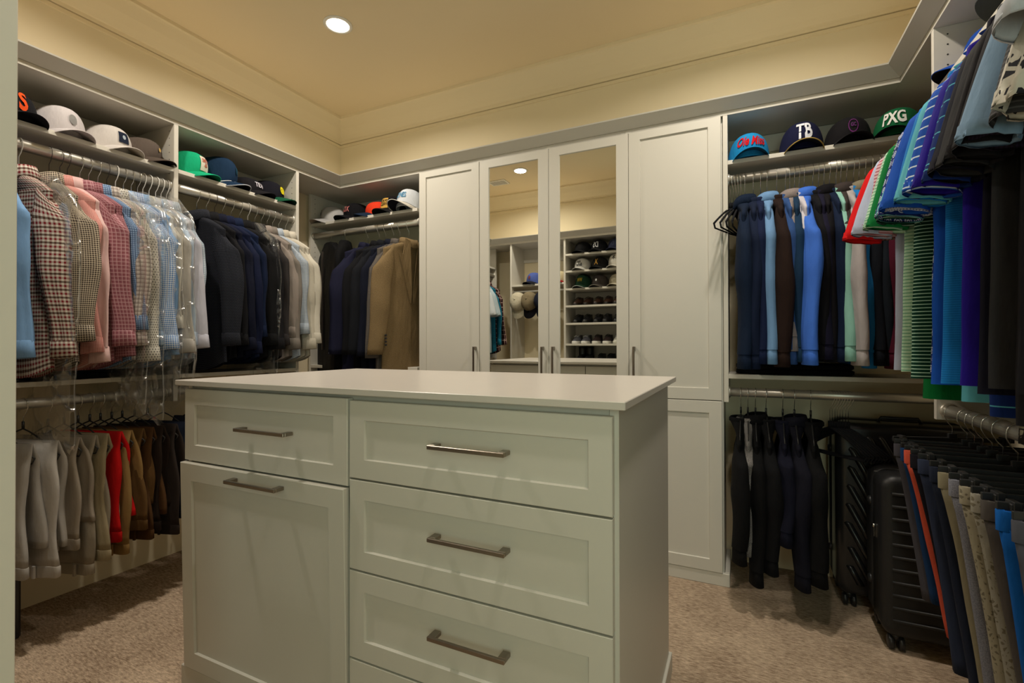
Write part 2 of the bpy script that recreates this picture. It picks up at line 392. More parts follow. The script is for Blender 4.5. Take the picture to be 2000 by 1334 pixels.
MB().box(-2.040-L.x, -1.500-L.x, WF+0.002-L.y, WF+0.014-L.y, 1.90, 2.042, 0.001).build('cleat', SHELF, t)
rr = rod(t, (-2.040-L.x, -0.04, 1.572), (-1.500-L.x, -0.04, 1.572), 0.009)
rr['label'] = 'thin white rod'; rr.data.materials[0] = WHTPL

# ------------------------------------------------------------------ shaker fronts and pulls
def shaker(name, parent, x0, x1, y, z0, z1, bd=0.047, th=0.019, rec=0.007, face=-1, mat=MEL, glass=False, label=None, origin=None):
    """framed front whose face lies at y; face=-1 looks towards -Y"""
    s = face; yb = y-s*th; yr = y-s*rec; e = 0.0016; bv = 0.004
    def rect(a, yy): return [(x0+a, yy, z0+a), (x1-a, yy, z0+a), (x1-a, yy, z1-a), (x0+a, yy, z1-a)]
    rings = [rect(0, yb), rect(0, y-s*e), rect(e, y), rect(bd, y), rect(bd+bv*0.5, y-s*rec*0.75), rect(bd+bv*0.5, y-s*(rec+0.004))]
    if s > 0: rings = [[r[0], r[3], r[2], r[1]] for r in rings]
    b = MB(); b.loft(rings, smooth=False); b.add(rings[0], [(3, 2, 1, 0)], smooth=False)
    o = b.build(name, mat, parent)
    a = bd-0.004; q = rect(a, yr); q2 = rect(a, yr-s*0.006)
    if s > 0: q = [q[0], q[3], q[2], q[1]]; q2 = [q2[0], q2[3], q2[2], q2[1]]
    b = MB(); b.loft([q2, q], cap0=True, cap1=True, smooth=False)
    b.build('mirror' if glass else 'panel', MIRR if glass else mat, o)
    if label: o['label'] = label
    return o
def pull(parent, cx, y, cz, L=0.19, vert=False, label=None):
    """square bar pull with two return posts, standing off towards -Y"""
    b = MB(); h = 0.0048; d = 0.032; n = 0.0072
    pts = [(-L/2, 0), (-L/2, -d), (L/2, -d), (L/2, 0)]
    def B(x0, x1, y0, y1, z0, z1):
        if vert: b.box(cx+z0, cx+z1, y+y0, y+y1, cz+x0, cz+x1, 0.0012)
        else: b.box(cx+x0, cx+x1, y+y0, y+y1, cz+z0, cz+z1, 0.0012)
    B(-L/2, L/2, -d, -d+n, -h, h); B(-L/2, -L/2+0.018, -d+n, 0, -h, h); B(L/2-0.018, L/2, -d+n, 0, -h, h)
    return b.build('handle', PULL, parent)

# ------------------------------------------------------------------ island
K = 1.0434
def kx(v): return v*K
def kz(v): return CAMH-(CAMH-v)*K
IX0, IX1, IY0, IY1 = kx(-1.520), kx(-0.186), kx(0.859), kx(1.607)
bx0, bx1, bf, br = kx(-1.497), kx(-0.2034), kx(0.885), kx(1.543)
IC = Vector(((bx0+bx1)/2, (bf+br)/2, 0))
isl = thing('closet_island', 'large grey shaker closet island with drawers and a tilt-out hamper', 'island', tuple(IC))
def ib(x0, x1, y0, y1, z0, z1, name, par=isl, bev=0.001, mat=MEL): return MB().box(x0-IC.x, x1-IC.x, y0-IC.y, y1-IC.y, z0, z1, bev).build(name, mat, par)
ztop = kz(0.947); zc = kz(0.9315)
ib(bx0, bx0+0.0185, bf, br, 0.0, zc, 'side_panel'); ib(bx1-0.0185, bx1, bf, br, 0.0, zc, 'side_panel')
ib(bx0+0.0185, bx1-0.0185, bf+0.004, br-0.004, 0.062, zc-0.001, 'carcass')
worktop = MB().box(IX0, IX1, IY0, IY1, zc, ztop, 0.0015).build('worktop', SLABM); tag(worktop, 'pale satin worktop slab covering the closet island', 'worktop')
pz = 0.062
b = MB(); pp = 0.0095
b.box(bx0-pp-IC.x, bx1+pp-IC.x, bf-0.015-IC.y, bf-IC.y, 0, pz, 0.002); b.box(bx0-pp-IC.x, bx1+pp-IC.x, br-IC.y, br+pp-IC.y, 0, pz, 0.002)
b.box(bx0-pp-IC.x, bx0-IC.x, bf-IC.y, br-IC.y, 0, pz, 0.002); b.box(bx1-IC.x, bx1+pp-IC.x, bf-IC.y, br-IC.y, 0, pz, 0.002); b.build('plinth', MEL, isl)
fy = kx(0.867)-IC.y
def dr(x0, x1, z0, z1, hx, hz, name='drawer', L=0.196):
    o = shaker(name, isl, kx(x0)-IC.x, kx(x1)-IC.x, fy, kz(z0), kz(z1), bd=0.047)
    pull(o, kx(hx)-IC.x, fy, kz(hz), L); return o
dr(-0.8425, -0.2115, 0.735, 0.918, -0.508, 0.834, L=0.19)
dr(-0.8425, -0.2115, 0.520, 0.731, -0.508, 0.639, L=0.19)
dr(-0.8425, -0.2115, 0.311, 0.516, -0.508, 0.432, L=0.19)
dr(-0.8425, -0.2115, 0.112, 0.307, -0.508, 0.225, L=0.19)
dr(-1.485, -0.849, 0.713, 0.922, -1.128, 0.824, L=0.20)
# tilt-out hamper door, leaning out at the top
hp = bpy.data.objects.new('hamper_door', None); COL.objects.link(hp); COL.objects.unlink(hp); bpy.data.objects.remove(hp)
hz0 = kz(0.105)
o = shaker('hamper_door', isl, kx(-1.487)-IC.x, kx(-0.8495)-IC.x, 0, 0, kz(0.708)-hz0, bd=0.052)
pull(o, kx(-1.148)-IC.x, 0, kz(0.686)-hz0, 0.205)
o.location = (0, fy, hz0); o.rotation_euler = (math.radians(1.15), 0, 0); o['label'] = 'tall hamper door slightly tilted out at the top'
ry = br+0.0195-IC.y
shaker('rear_door', isl, bx0+0.004-IC.x, -0.885-IC.x, ry, 0.066, kz(0.918), face=1)
shaker('rear_door', isl, -0.881-IC.x, bx1-0.004-IC.x, ry, 0.066, kz(0.918), face=1)

# ------------------------------------------------------------------ tall cabinets on the back wall
DX = [-1.676, -1.277, -0.876, -0.474, -0.074]
def cab(label, x0, x1, lo=True):
    c = thing('tall_cabinet', label, 'cabinet', ((x0+x1)/2, YB+0.15, 0)); ox, oy = (x0+x1)/2, YB+0.15
    def B(a, b_, y0, y1, z0, z1, name): return MB().box(a-ox, b_-ox, y0-oy, y1-oy, z0, z1, 0.001).build(name, MEL, c)
    B(x0, x0+T, YB+0.021, WB-0.003, 0.0, 2.041, 'side_panel'); B(x1-T, x1, YB+0.021, WB-0.003, 0.0, 2.041, 'side_panel')
    B(x0+T, x1-T, WB-0.012, WB-0.003, 0.06, 2.041, 'back_panel')
    B(x0+T, x1-T, YB+0.023, WB-0.012, 0.06, 0.079, 'cabinet_base')
    return c, ox, oy
cA, ox, oy = cab('tall white cabinet with a single plain shaker door at the left', -1.690, -1.278)
d = shaker('door', cA, DX[0]-ox, DX[1]-0.002-ox, YB-oy, 0.80, 2.058); pull(d, -1.299-ox, YB-oy, 0.945, 0.19, True)
shaker('lower_door', cA, DX[0]-ox, DX[1]-0.002-ox, YB-oy, 0.058, 0.797)
cB, ox, oy = cab('tall white double cabinet with two mirrored doors', -1.278, -0.4745)
d = shaker('mirrored_door', cB, DX[1]+0.001-ox, DX[2]-0.001-ox, YB-oy, 0.80, 2.058, bd=0.056, glass=True); pull(d, -0.905-ox, YB-oy, 0.945, 0.19, True)
d = shaker('mirrored_door', cB, DX[2]+0.001-ox, DX[3]-0.001-ox, YB-oy, 0.80, 2.058, bd=0.056, glass=True); pull(d, -0.847-ox, YB-oy, 0.945, 0.19, True)
shaker('lower_door', cB, DX[1]+0.001-ox, DX[2]-0.001-ox, YB-oy, 0.058, 0.797); shaker('lower_door', cB, DX[2]+0.001-ox, DX[3]-0.001-ox, YB-oy, 0.058, 0.797)
cC, ox, oy = cab('tall white cabinet with a long upper door above a lower shaker door at the right', -0.4745, -0.067)
d = shaker('door', cC, DX[3]+0.001-ox, DX[4]-ox, YB-oy, 0.805, 2.058, bd=0.052); pull(d, -0.447-ox, YB-oy, 0.945, 0.19, True)
shaker('lower_door', cC, DX[3]+0.001-ox, DX[4]-ox, YB-oy, 0.058, 0.802, bd=0.052)
pl = MB().box(-1.690, -0.046, YB+0.004, YB+0.020, 0, 0.057, 0.002); pl.box(-0.0655, -0.046, YB+0.020, WB-0.02, 0, 0.057, 0.002); tag(pl.build('plinth_board', MEL), 'white plinth board along the foot of the tall cabinets', 'plinth')

# ------------------------------------------------------------------ downlights and vent
for i, (x, y) in enumerate(LAMP_XY):
    lab = ['bright round recessed downlight near the far left ceiling corner', 'round recessed downlight reflected in the left mirrored door',
           'round recessed downlight over the right rear of the island', 'round recessed downlight over the right front of the island'][i]
    t = thing('ceiling_downlight', lab, 'light', (x, y, ZC), group='recessed downlights')
    prof = [(0.056, -0.0), (0.068, -0.0), (0.068, -0.003), (0.062, -0.006), (0.054, -0.006), (0.052, -0.0)]
    MB().loft([[(r*math.cos(2*PI*k/32), r*math.sin(2*PI*k/32), z) for k in range(32)] for r, z in prof]).build('trim_ring', CANW, t)
    MB().lathe([(0.0, -0.002), (0.053, -0.002), (0.053, -0.0035), (0.0, -0.0035)], 32).build('lens', LENS, t)
t = thing('ceiling_vent', 'small square ceiling air vent reflected in the left mirror', 'vent', (-2.10, 0.44, ZC))
m = MB(); m.box(-0.09, 0.09, -0.065, -0.05, -0.008, -0.0005, 0.001); m.box(-0.09, 0.09, 0.05, 0.065, -0.008, -0.0005, 0.001); m.box(-0.09, -0.075, -0.05, 0.05, -0.008, -0.0005, 0.001); m.box(0.075, 0.09, -0.05, 0.05, -0.008, -0.0005, 0.001)
m.build('frame', CANW, t); MB().box(-0.075, 0.075, -0.05, 0.05, -0.0015, -0.0005).build('duct', HOLE, t)
for k in range(5): MB().box(-0.075, 0.075, -0.044+k*0.02, -0.036+k*0.02, -0.006, -0.002).build('slat', CANW, t)

# ------------------------------------------------------------------ hangers and clothes
def hook_mesh(neck=-0.114, mat=CHROME, r=0.0013):
    R = 0.0205; p = []
    for k in range(11):
        a = math.radians(-35+k*(215/10.0)); p.append((R*math.cos(a)*-1, 0, R*math.sin(a)))
    # far tip ... over the rod ... down to the neck
    p += [(R*1.0, 0, -0.014), (R*0.55, 0, -0.034), (0.0, 0, -0.047), (0, 0, neck)]
    return MB().tube(p, r, 5).mesh('hook', mat)
def arms_pts(z0, w, dz, n=6):
    return [(w*(k/n), 0, z0-dz*(k/n)**1.25) for k in range(n+1)]
def hanger_meshes():
    out = {}
    def frame(thick, half, mat, neck, bar=True, flat=1.0):
        b = MB(); b.tube([(0, 0, neck+0.012), (0, 0, neck-0.014)], thick*1.5, 6); a = arms_pts(neck-0.014, half, 0.088); L_ = [(-x, y, z) for x, y, z in a[::-1]]
        b.tube(L_+a[1:], thick, 6)
        if bar: zb = a[-1][2]; b.tube([(-half, 0, zb), (-half+0.01, 0, zb-0.018), (0, 0, zb-0.022), (half-0.01, 0, zb-0.018), (half, 0, zb)], thick*0.8, 6)
        return b.mesh('frame', mat)
    out['velvet'] = (hook_mesh(), frame(0.0045, 0.150, VELV, -0.114))
    out['wire'] = (hook_mesh(mat=DWIRE, r=0.0012), frame(0.0012, 0.150, DWIRE, -0.114))
    out['white'] = (hook_mesh(mat=WHTPL, r=0.0016), frame(0.0025, 0.150, WHTPL, -0.114))
    out['tube'] = (hook_mesh(neck=-0.075), frame(0.0028, 0.155, BLKPL, -0.075))
    b = MB(); b.box(-0.165, 0.165, -0.0035, 0.0035, -0.092, -0.078, 0.001); b.box(-0.012, 0.012, -0.0045, 0.0045, -0.082, -0.066, 0.001)
    out['clip'] = (hook_mesh(neck=-0.068), b.mesh('bar', BLKPL))
    b = MB(); b.box(-0.009, 0.009, -0.011, 0.011, -0.128, -0.079, 0.0015); b.box(-0.006, 0.006, -0.014, 0.014, -0.09, -0.075, 0.001)
    out['clipjaw'] = b.mesh('clip', BLKPL)
    b = MB(); b.box(-0.0045, 0.0045, -0.0125, 0.0125, -0.112, -0.098, 0.001); out['clipspring'] = b.mesh('spring', CHROME)
    return out
HM = hanger_meshes()
def link(name, me, parent, loc=None):
    o = bpy.data.objects.new(name, me); COL.objects.link(o); o.parent = parent
    if loc: o.location = loc
    return o
def hanger(kind, loc, rz, label, group=None, tilt=0):
    t = thing('clothes_hanger', label, 'hanger', loc, group=group, rot=(0, tilt, rz))
    hk, fr = HM[kind]; o = link('hook', hk, t); link('hanger_frame' if kind != 'clip' else 'clip_bar', fr, t)
    if kind == 'clip':
        for s in (-1, 1):
            j = link('clip', HM['clipjaw'], t, (0.14*s, 0, 0)); link('spring', HM['clipspring'], j)
    return t

def folds(seed):
    r = random.Random(seed); P = [(r.uniform(2, 9), r.uniform(-6, 6), r.uniform(0, 6.28), r.uniform(0.4, 1)) for _ in range(5)]
    Q = [(r.choice([1, 2, 3]), r.uniform(14, 34), r.uniform(0, 6.28), r.uniform(0.3, 0.8)) for _ in range(3)]
    def f(th, z):
        v = sum(a*math.sin(round(k)*th+m_*z+ph) for k, m_, ph, a in P)/3.0
        v += sum(a*math.sin(k*th+m_*z+ph) for k, m_, ph, a in Q)/5.0
        return v
    return f
def interp(tab, x):
    if x <= tab[0][0]: return tab[0][1]
    for (a, va), (b, vb) in zip(tab, tab[1:]):
        if x <= b:
            t = (x-a)/(b-a); return va+(vb-va)*t
    return tab[-1][1]
def ring(cx, cy, cz, a, b, n=20, p=2.4, f=None, fa=0.0, zf=None, rot=0.0, tiltx=0.0):
    out = []
    for k in range(n):
        th = 2*PI*k/n; c, s = math.cos(th), math.sin(th)
        x = a*math.copysign(abs(c)**(2/p), c); y = b*math.copysign(abs(s)**(2/p), s)
        if f: d = 1+0*fa; x += fa*f(th, cz)*c*0.8; y += fa*f(th, cz)*s
        if rot: x, y = x*math.cos(rot)-y*math.sin(rot), x*math.sin(rot)+y*math.cos(rot)
        out.append((cx+x, cy+y, cz+(zf(th) if zf else 0)+x*tiltx))
    return out
NECK = -0.116
def torso(mat, seed, length, th=0.022, w=0.195, flare=0.01, name='body', parent=None, fa=0.006, hem=0.0, jacket=False, sl=1.0):
    f = folds(seed); b = MB(); rings = []
    zs = [NECK, NECK-0.006, NECK-0.02*sl, NECK-0.034*sl, NECK-0.046*sl, NECK-0.056*sl, NECK-0.062*sl]+[NECK-0.09-(length-0.09)*k/15 for k in range(1, 16)]
    W = [(0, 0.055), (0.006, 0.062), (0.02, 0.098), (0.038, 0.14), (0.056, 0.172 if not jacket else 0.18), (0.072, w-0.004), (0.09, w), (0.2, w-0.006), (length, w-0.004+flare)]
    D = [(0, 0.046), (0.02, 0.036), (0.056, th*0.95), (0.09, th*0.9), (0.2, th), (length, th*1.15)]
    for z in zs:
        t = NECK-z; k = min(1, t/0.15)
        curve = (lambda q, k=t/length, hh=hem: hh*math.cos(2*q)*(max(0, k-0.85)/0.15)) if hem else None
        rings.append(ring(0, 0, z, interp(W, t/(sl if t < 0.15 else 1+(sl-1)*max(0, 0.3-t)/0.15)), interp(D, t), 28, 2.6 if t > 0.05 else 2.2, f, fa*k, curve))
    b.loft(rings, cap0=True); return b.build(name, mat, parent)
def sleeve(mat, seed, side, L=0.56, sw=0.035, a0=0.052, bend=0.0, x0=0.138, flare=0.055, cuff=None, parent=None, fa=0.006, yoff=0.0, cw=0.75, zt=NECK-0.058, tw=1, out=0.0, smooth_=False):
    """long sleeve hanging from the shoulder; sw = half of the width seen from the room, the flat sleeve is twisted about its length"""
    f = folds(seed+50); rr = random.Random(seed*3+1); b = MB(); rings = []; n = 18; bb = 0.020 if not smooth_ else 0.026
    ang = math.asin(max(0.0, min(0.97, (sw-bb*0.75)/a0)))*tw; p1, p2 = rr.uniform(0, 6.28), rr.uniform(0, 6.28); el = rr.uniform(0.42, 0.55)
    for k in range(n+1):
        t = k/n; z = zt-L*t
        cx = side*(x0+out*min(1, t*3)+flare*(0.25*math.sin(min(1, t*4)*PI/2)+0.75*t)+0.010*math.sin(t*5+p1)*t)
        cy = yoff*math.sin(min(1, t*1.5)*PI/2)+bend*math.sin(t*PI)+0.006*math.sin(t*6+p2)*t
        g = min(1, t*5+0.15); el_ = math.exp(-((t-el)/0.12)**2)
        A = a0*(0.45+0.55*g)*(1.12-0.42*t)*(1+0.07*el_); B = bb*(0.6+0.4*g)*(1+0.25*el_-0.15*t)
        rings.append(ring(cx, cy, z, A, B, 22, 2.1, f, fa*min(1, t*4)*(1 if not smooth_ else 0.5), rot=ang*min(1, 0.25+t*3)*(1+0.25*math.sin(t*4+p2)), tiltx=-1.1*side*max(0, 1-t*5)))
    b.loft(rings, cap0=True, cap1=cuff is None)
    o = b.build('sleeve', mat, parent)
    if cuff is not None:
        r0 = rings[-1]; m_ = len(r0); cx = sum(p[0] for p in r0)/m_; cy = sum(p[1] for p in r0)/m_; z = zt-L
        cb = MB(); h = 0.055; an = ang*(1+0.25*math.sin(4+p2)); fl = 0.10 if not smooth_ else 0.0; A2, B2 = (A*1.02, B*1.12) if not smooth_ else (A*0.90, B*0.85)
        cb.loft([ring(cx, cy, z+0.004, A2*0.9, B2*0.9, 22, 2.3, rot=an), ring(cx, cy, z+0.001, A2, B2, 22, 2.4, rot=an), ring(cx+side*0.004, cy, z-h, A2*1.06, B2*1.1, 22, 2.6, rot=an, tiltx=fl*side), ring(cx+side*0.004, cy, z-h-0.002, A2*1.0, B2*0.9, 22, 2.6, rot=an, tiltx=fl*side), ring(cx, cy, z-h+0.03, A2*0.9, B2*0.8, 22, 2.6, rot=an)])
        cb.build('cuff', cuff, o)
    return o
def collar(mat, parent, front=-1, h=0.034, wide=1.0, seed=0):
    b = MB(); n = 28
    def pt(sc):
        return lambda q: sc
    def zfront(amt):
        return lambda th: amt*max(0, math.cos(th-(-PI/2 if front < 0 else PI/2)))**4
    A, B = 0.058*wide, 0.044*wide
    def rr(a, bb, z, dip=0, rise=0):
        return ring(0, 0, z, a, bb, n, 2.0, zf=lambda th: -dip*max(0, math.sin(th)*(-1 if front < 0 else 1))**2+rise*max(0, math.sin(th)*(1 if front < 0 else -1)))
    zb = NECK-0.004
    rings = [rr(A*1.02, B*1.02, zb-0.004), rr(A*0.96, B*0.95, zb+0.012), rr(A*0.94, B*0.92, zb+h, 0.012, 0.004), rr(A*0.98, B*0.97, zb+h+0.003, 0.012, 0.004),
             rr(A*1.10, B*1.12, zb+h*0.55, 0.020), rr(A*1.20, B*1.24, zb-0.004, 0.030, -0.004), rr(A*1.17, B*1.2, zb-0.005, 0.030, -0.004)]
    b.loft(rings); return b.build('collar', mat, parent)
def ribbon_neck(mat, parent):
    b = MB(); z = NECK
    b.loft([ring(0, 0, z-0.006, 0.060, 0.047, 24, 2.0), ring(0, 0, z+0.006, 0.061, 0.047, 24, 2.0), ring(0, 0, z+0.012, 0.055, 0.042, 24, 2.0), ring(0, 0, z-0.004, 0.052, 0.038, 24, 2.0)])
    return b.build('neckband', mat, parent)
def placket(mat, btn, parent, th, front, length, seed):
    b = MB(); y = front*(th+0.006); rings = []
    for k in range(10):
        t = k/9; z = NECK-0.02-(length-0.04)*t; yy = front*(interp([(0, 0.042), (0.06, th+0.008), (1, th*1.15+0.009)], t))
        rings.append([(-0.014, yy, z), (0.014, yy, z), (0.014, yy-front*0.004, z), (-0.014, yy-front*0.004, z)])
    b.loft(rings, cap0=True, cap1=True, smooth=False); o = b.build('placket', mat, parent)
    bb = MB()
    for k in range(6):
        t = 0.05+k*0.16; z = NECK-0.02-(length-0.04)*t; yy = front*(interp([(0, 0.042), (0.06, th+0.008), (1, th*1.15+0.009)], t))
        bb.loft([[(0.005*math.cos(2*PI*j/8), yy+front*q, z+0.005*math.sin(2*PI*j/8)) for j in range(8)] for q in (0.0, 0.002)], cap0=True, cap1=True, smooth=False)
    q = bb.build('buttons', btn, o); q['kind'] = 'stuff'; return o
RACK = {'left': (0.0, 'y', -2.318), 'back': (-PI/2, 'x', 2.304), 'right': (PI, 'y', 0.583)}
SEED = [0]
BTN = plain('pearl_button', (0.7, 0.68, 0.62), 0.3)
HANGLAB = {'velvet': 'black velvet', 'wire': 'thin dark wire', 'white': 'white plastic', 'tube': 'slim black', 'clip': 'black clip'}
def spot(rack, p, z, off=0.0):
    rz, ax, c = RACK[rack]
    return (c+off*(1 if rack == 'left' else -1), p, z) if ax == 'y' else (p, c-off, z)
def garment(kind, rack, p, label, mat, z=RZ, group=None, hk='velvet', th=0.020, sw=0.034, L=0.56, length=0.74, front=-1, rz=None, bend=0.0, cuffm=None, trimm=None, a0=0.052, w=0.170, flare=0.055, off=0.0, hlab=None, short=None, fa=0.006, yoff=0.0, out=None, lift=0.0, dx=None, hemm=None):
    SEED[0] += 1; sd = SEED[0]*7
    R = random.Random(sd); rot = RACK[rack][0]+(math.radians(rz) if rz is not None else math.radians(R.uniform(4, 13) if rack == 'left' else R.uniform(-3, 3)))
    if out is None: out = (sw-0.032)*1.6
    tw = -front
    loc = spot(rack, p, z, off); names = {'shirt': 'dress_shirt', 'sweater': 'pullover', 'polo': 'polo_shirt', 'jacket': 'suit_jacket', 'bag': 'garment_bag'}
    cats = {'shirt': 'shirt', 'sweater': 'sweater', 'polo': 'polo shirt', 'jacket': 'jacket', 'bag': 'garment bag'}
    t = thing(names[kind], label, cats[kind], (loc[0], loc[1], loc[2]+lift), group=group, rot=(0, 0, rot)); tm = trimm or mat
    body = torso(mat, sd, length, th, w, parent=t, fa=fa, hem=0.02 if kind == 'shirt' else 0.0, jacket=kind == 'jacket', sl={'shirt': 1.22, 'sweater': 1.4}.get(kind, 1.0))
    if kind == 'shirt':
        collar(tm, t, front); placket(mat, BTN, t, th, front, length, sd)
        for s in (1, -1): sleeve(mat, sd+s, s, L, sw, a0, bend, cuff=cuffm or mat, parent=t, flare=flare, fa=fa, yoff=yoff, out=out, tw=tw*s, zt=NECK-0.070)
    elif kind == 'sweater':
        ribbon_neck(tm, t) if SEED[0] % 3 else collar(tm, t, front, h=0.03)
        for s in (1, -1): sleeve(mat, sd+s, s, L, sw, a0, bend, cuff=cuffm or mat, parent=t, flare=flare, fa=fa*0.6, yoff=yoff, out=out, tw=tw*s, smooth_=True, zt=NECK-0.080)
        hb = MB(); hb.loft([ring(0, 0, NECK-length+0.002, w-0.0, th*1.2, 28, 2.8), ring(0, 0, NECK-length-0.03, w-0.012, th*1.1, 28, 2.8), ring(0, 0, NECK-length-0.028, w-0.018, th*0.8, 28, 2.8)]); hb.build('hem_band', cuffm or mat, t)
    elif kind == 'polo':
        collar(tm, t, front, h=0.03)
        for s in (1, -1):
            f = folds(sd+s); rings = []; n = 12; sa = 0.72 if p < 1.25 else 0.9; SL = short or 0.285; ang = tw*s*math.radians(R.uniform(12, 40)); dx_ = R.uniform(-0.012, 0.010) if dx is None else dx
            for k in range(n+1):
                q = k/n; z_ = NECK-0.050-SL*q; cx = s*(0.152+(0.078+dx_)*q**0.75)
                rings.append(ring(cx, 0, z_, sa*(0.046*(0.6+0.4*min(1, q*4))+0.006*q), sw*(0.5+0.45*min(1, q*2.5)), 22, 2.1, f, 0.006*q, rot=ang*q, tiltx=s*(-1.1*max(0, 1-q*3.5)+0.22*q)))
            inner = [[(p_[0]*0.985 if 0 else p_[0]-s*0.0, p_[1]*0.86, p_[2]+0.006) for p_ in rings[-1]], [(p_[0], p_[1]*0.8, p_[2]) for p_ in rings[-2]], [(p_[0], p_[1]*0.7, p_[2]) for p_ in rings[-4]]]
            b = MB(); b.loft(rings+inner, cap0=True); so = b.build('sleeve', mat, t)
            e = [(rings[-1][j][0], rings[-1][j][1]*1.03, rings[-1][j][2]) for j in range(22)]; e2 = [(x_-s*0.004, y_*1.02, z__+0.022) for x_, y_, z__ in e]
            hb = MB(); hb.loft([e2, [(x_, y_*1.03, z__) for x_, y_, z__ in e], [(x_, y_*0.9, z__-0.001) for x_, y_, z__ in e]]); hb.build('sleeve_hem', tm, so)
    if kind == 'polo' and hemm is not None:
        hb = MB(); hb.loft([ring(0, 0, NECK-length+0.012, w+0.004, th*1.25, 28, 2.8), ring(0, 0, NECK-length-0.03, w+0.006, th*1.3, 28, 2.8), ring(0, 0, NECK-length-0.028, w-0.01, th*0.9, 28, 2.8)]); hb.build('hem_band', hemm, t)
    if kind == 'jacket':
        for s in (1, -1): sleeve(mat, sd+s, s, L, sw, a0+0.008, bend, cuff=None, parent=t, flare=flare+0.008, fa=0.003, yoff=yoff, x0=0.145, out=out, tw=tw*s, smooth_=True)
        b = MB()
        for s in (1, -1):
            y = front*(th+0.010); pts = [(s*0.012, y, NECK-0.36), (s*0.085, y, NECK-0.10), (s*0.088, y, NECK-0.075), (s*0.065, y*0.98, NECK-0.078), (s*0.058, front*0.046, NECK+0.012), (s*0.03, front*0.052, NECK+0.0), (s*0.004, y*1.02, NECK-0.30)]
            bk = [(a_, b_-front*0.008, c_) for a_, b_, c_ in pts]; b.loft([bk, pts], cap0=True, cap1=True, smooth=False)
        b.build('lapels', tm, t)
        collar(tm, t, front, h=0.026)
        bb = MB()
        for k in range(4):
            z_ = -0.15-L+0.03+k*0.018; x_ = 0.145+flare-0.004; y_ = front*(sw*1.02)
            bb.loft([[(x_+0.0055*math.cos(2*PI*j/8), y_+front*q, z_+0.0055*math.sin(2*PI*j/8)) for j in range(8)] for q in (-0.006, 0.003)], cap0=True, cap1=True, smooth=False)
        o = bb.build('cuff_buttons', BLKPL, t); o['kind'] = 'stuff'
    hl = hlab or f'{HANGLAB[hk]} hanger carrying the '+' '.join(label.split()[:10])
    hanger(hk, loc, rot, hl, group='hangers in use on the '+rack+' rods')
    return t

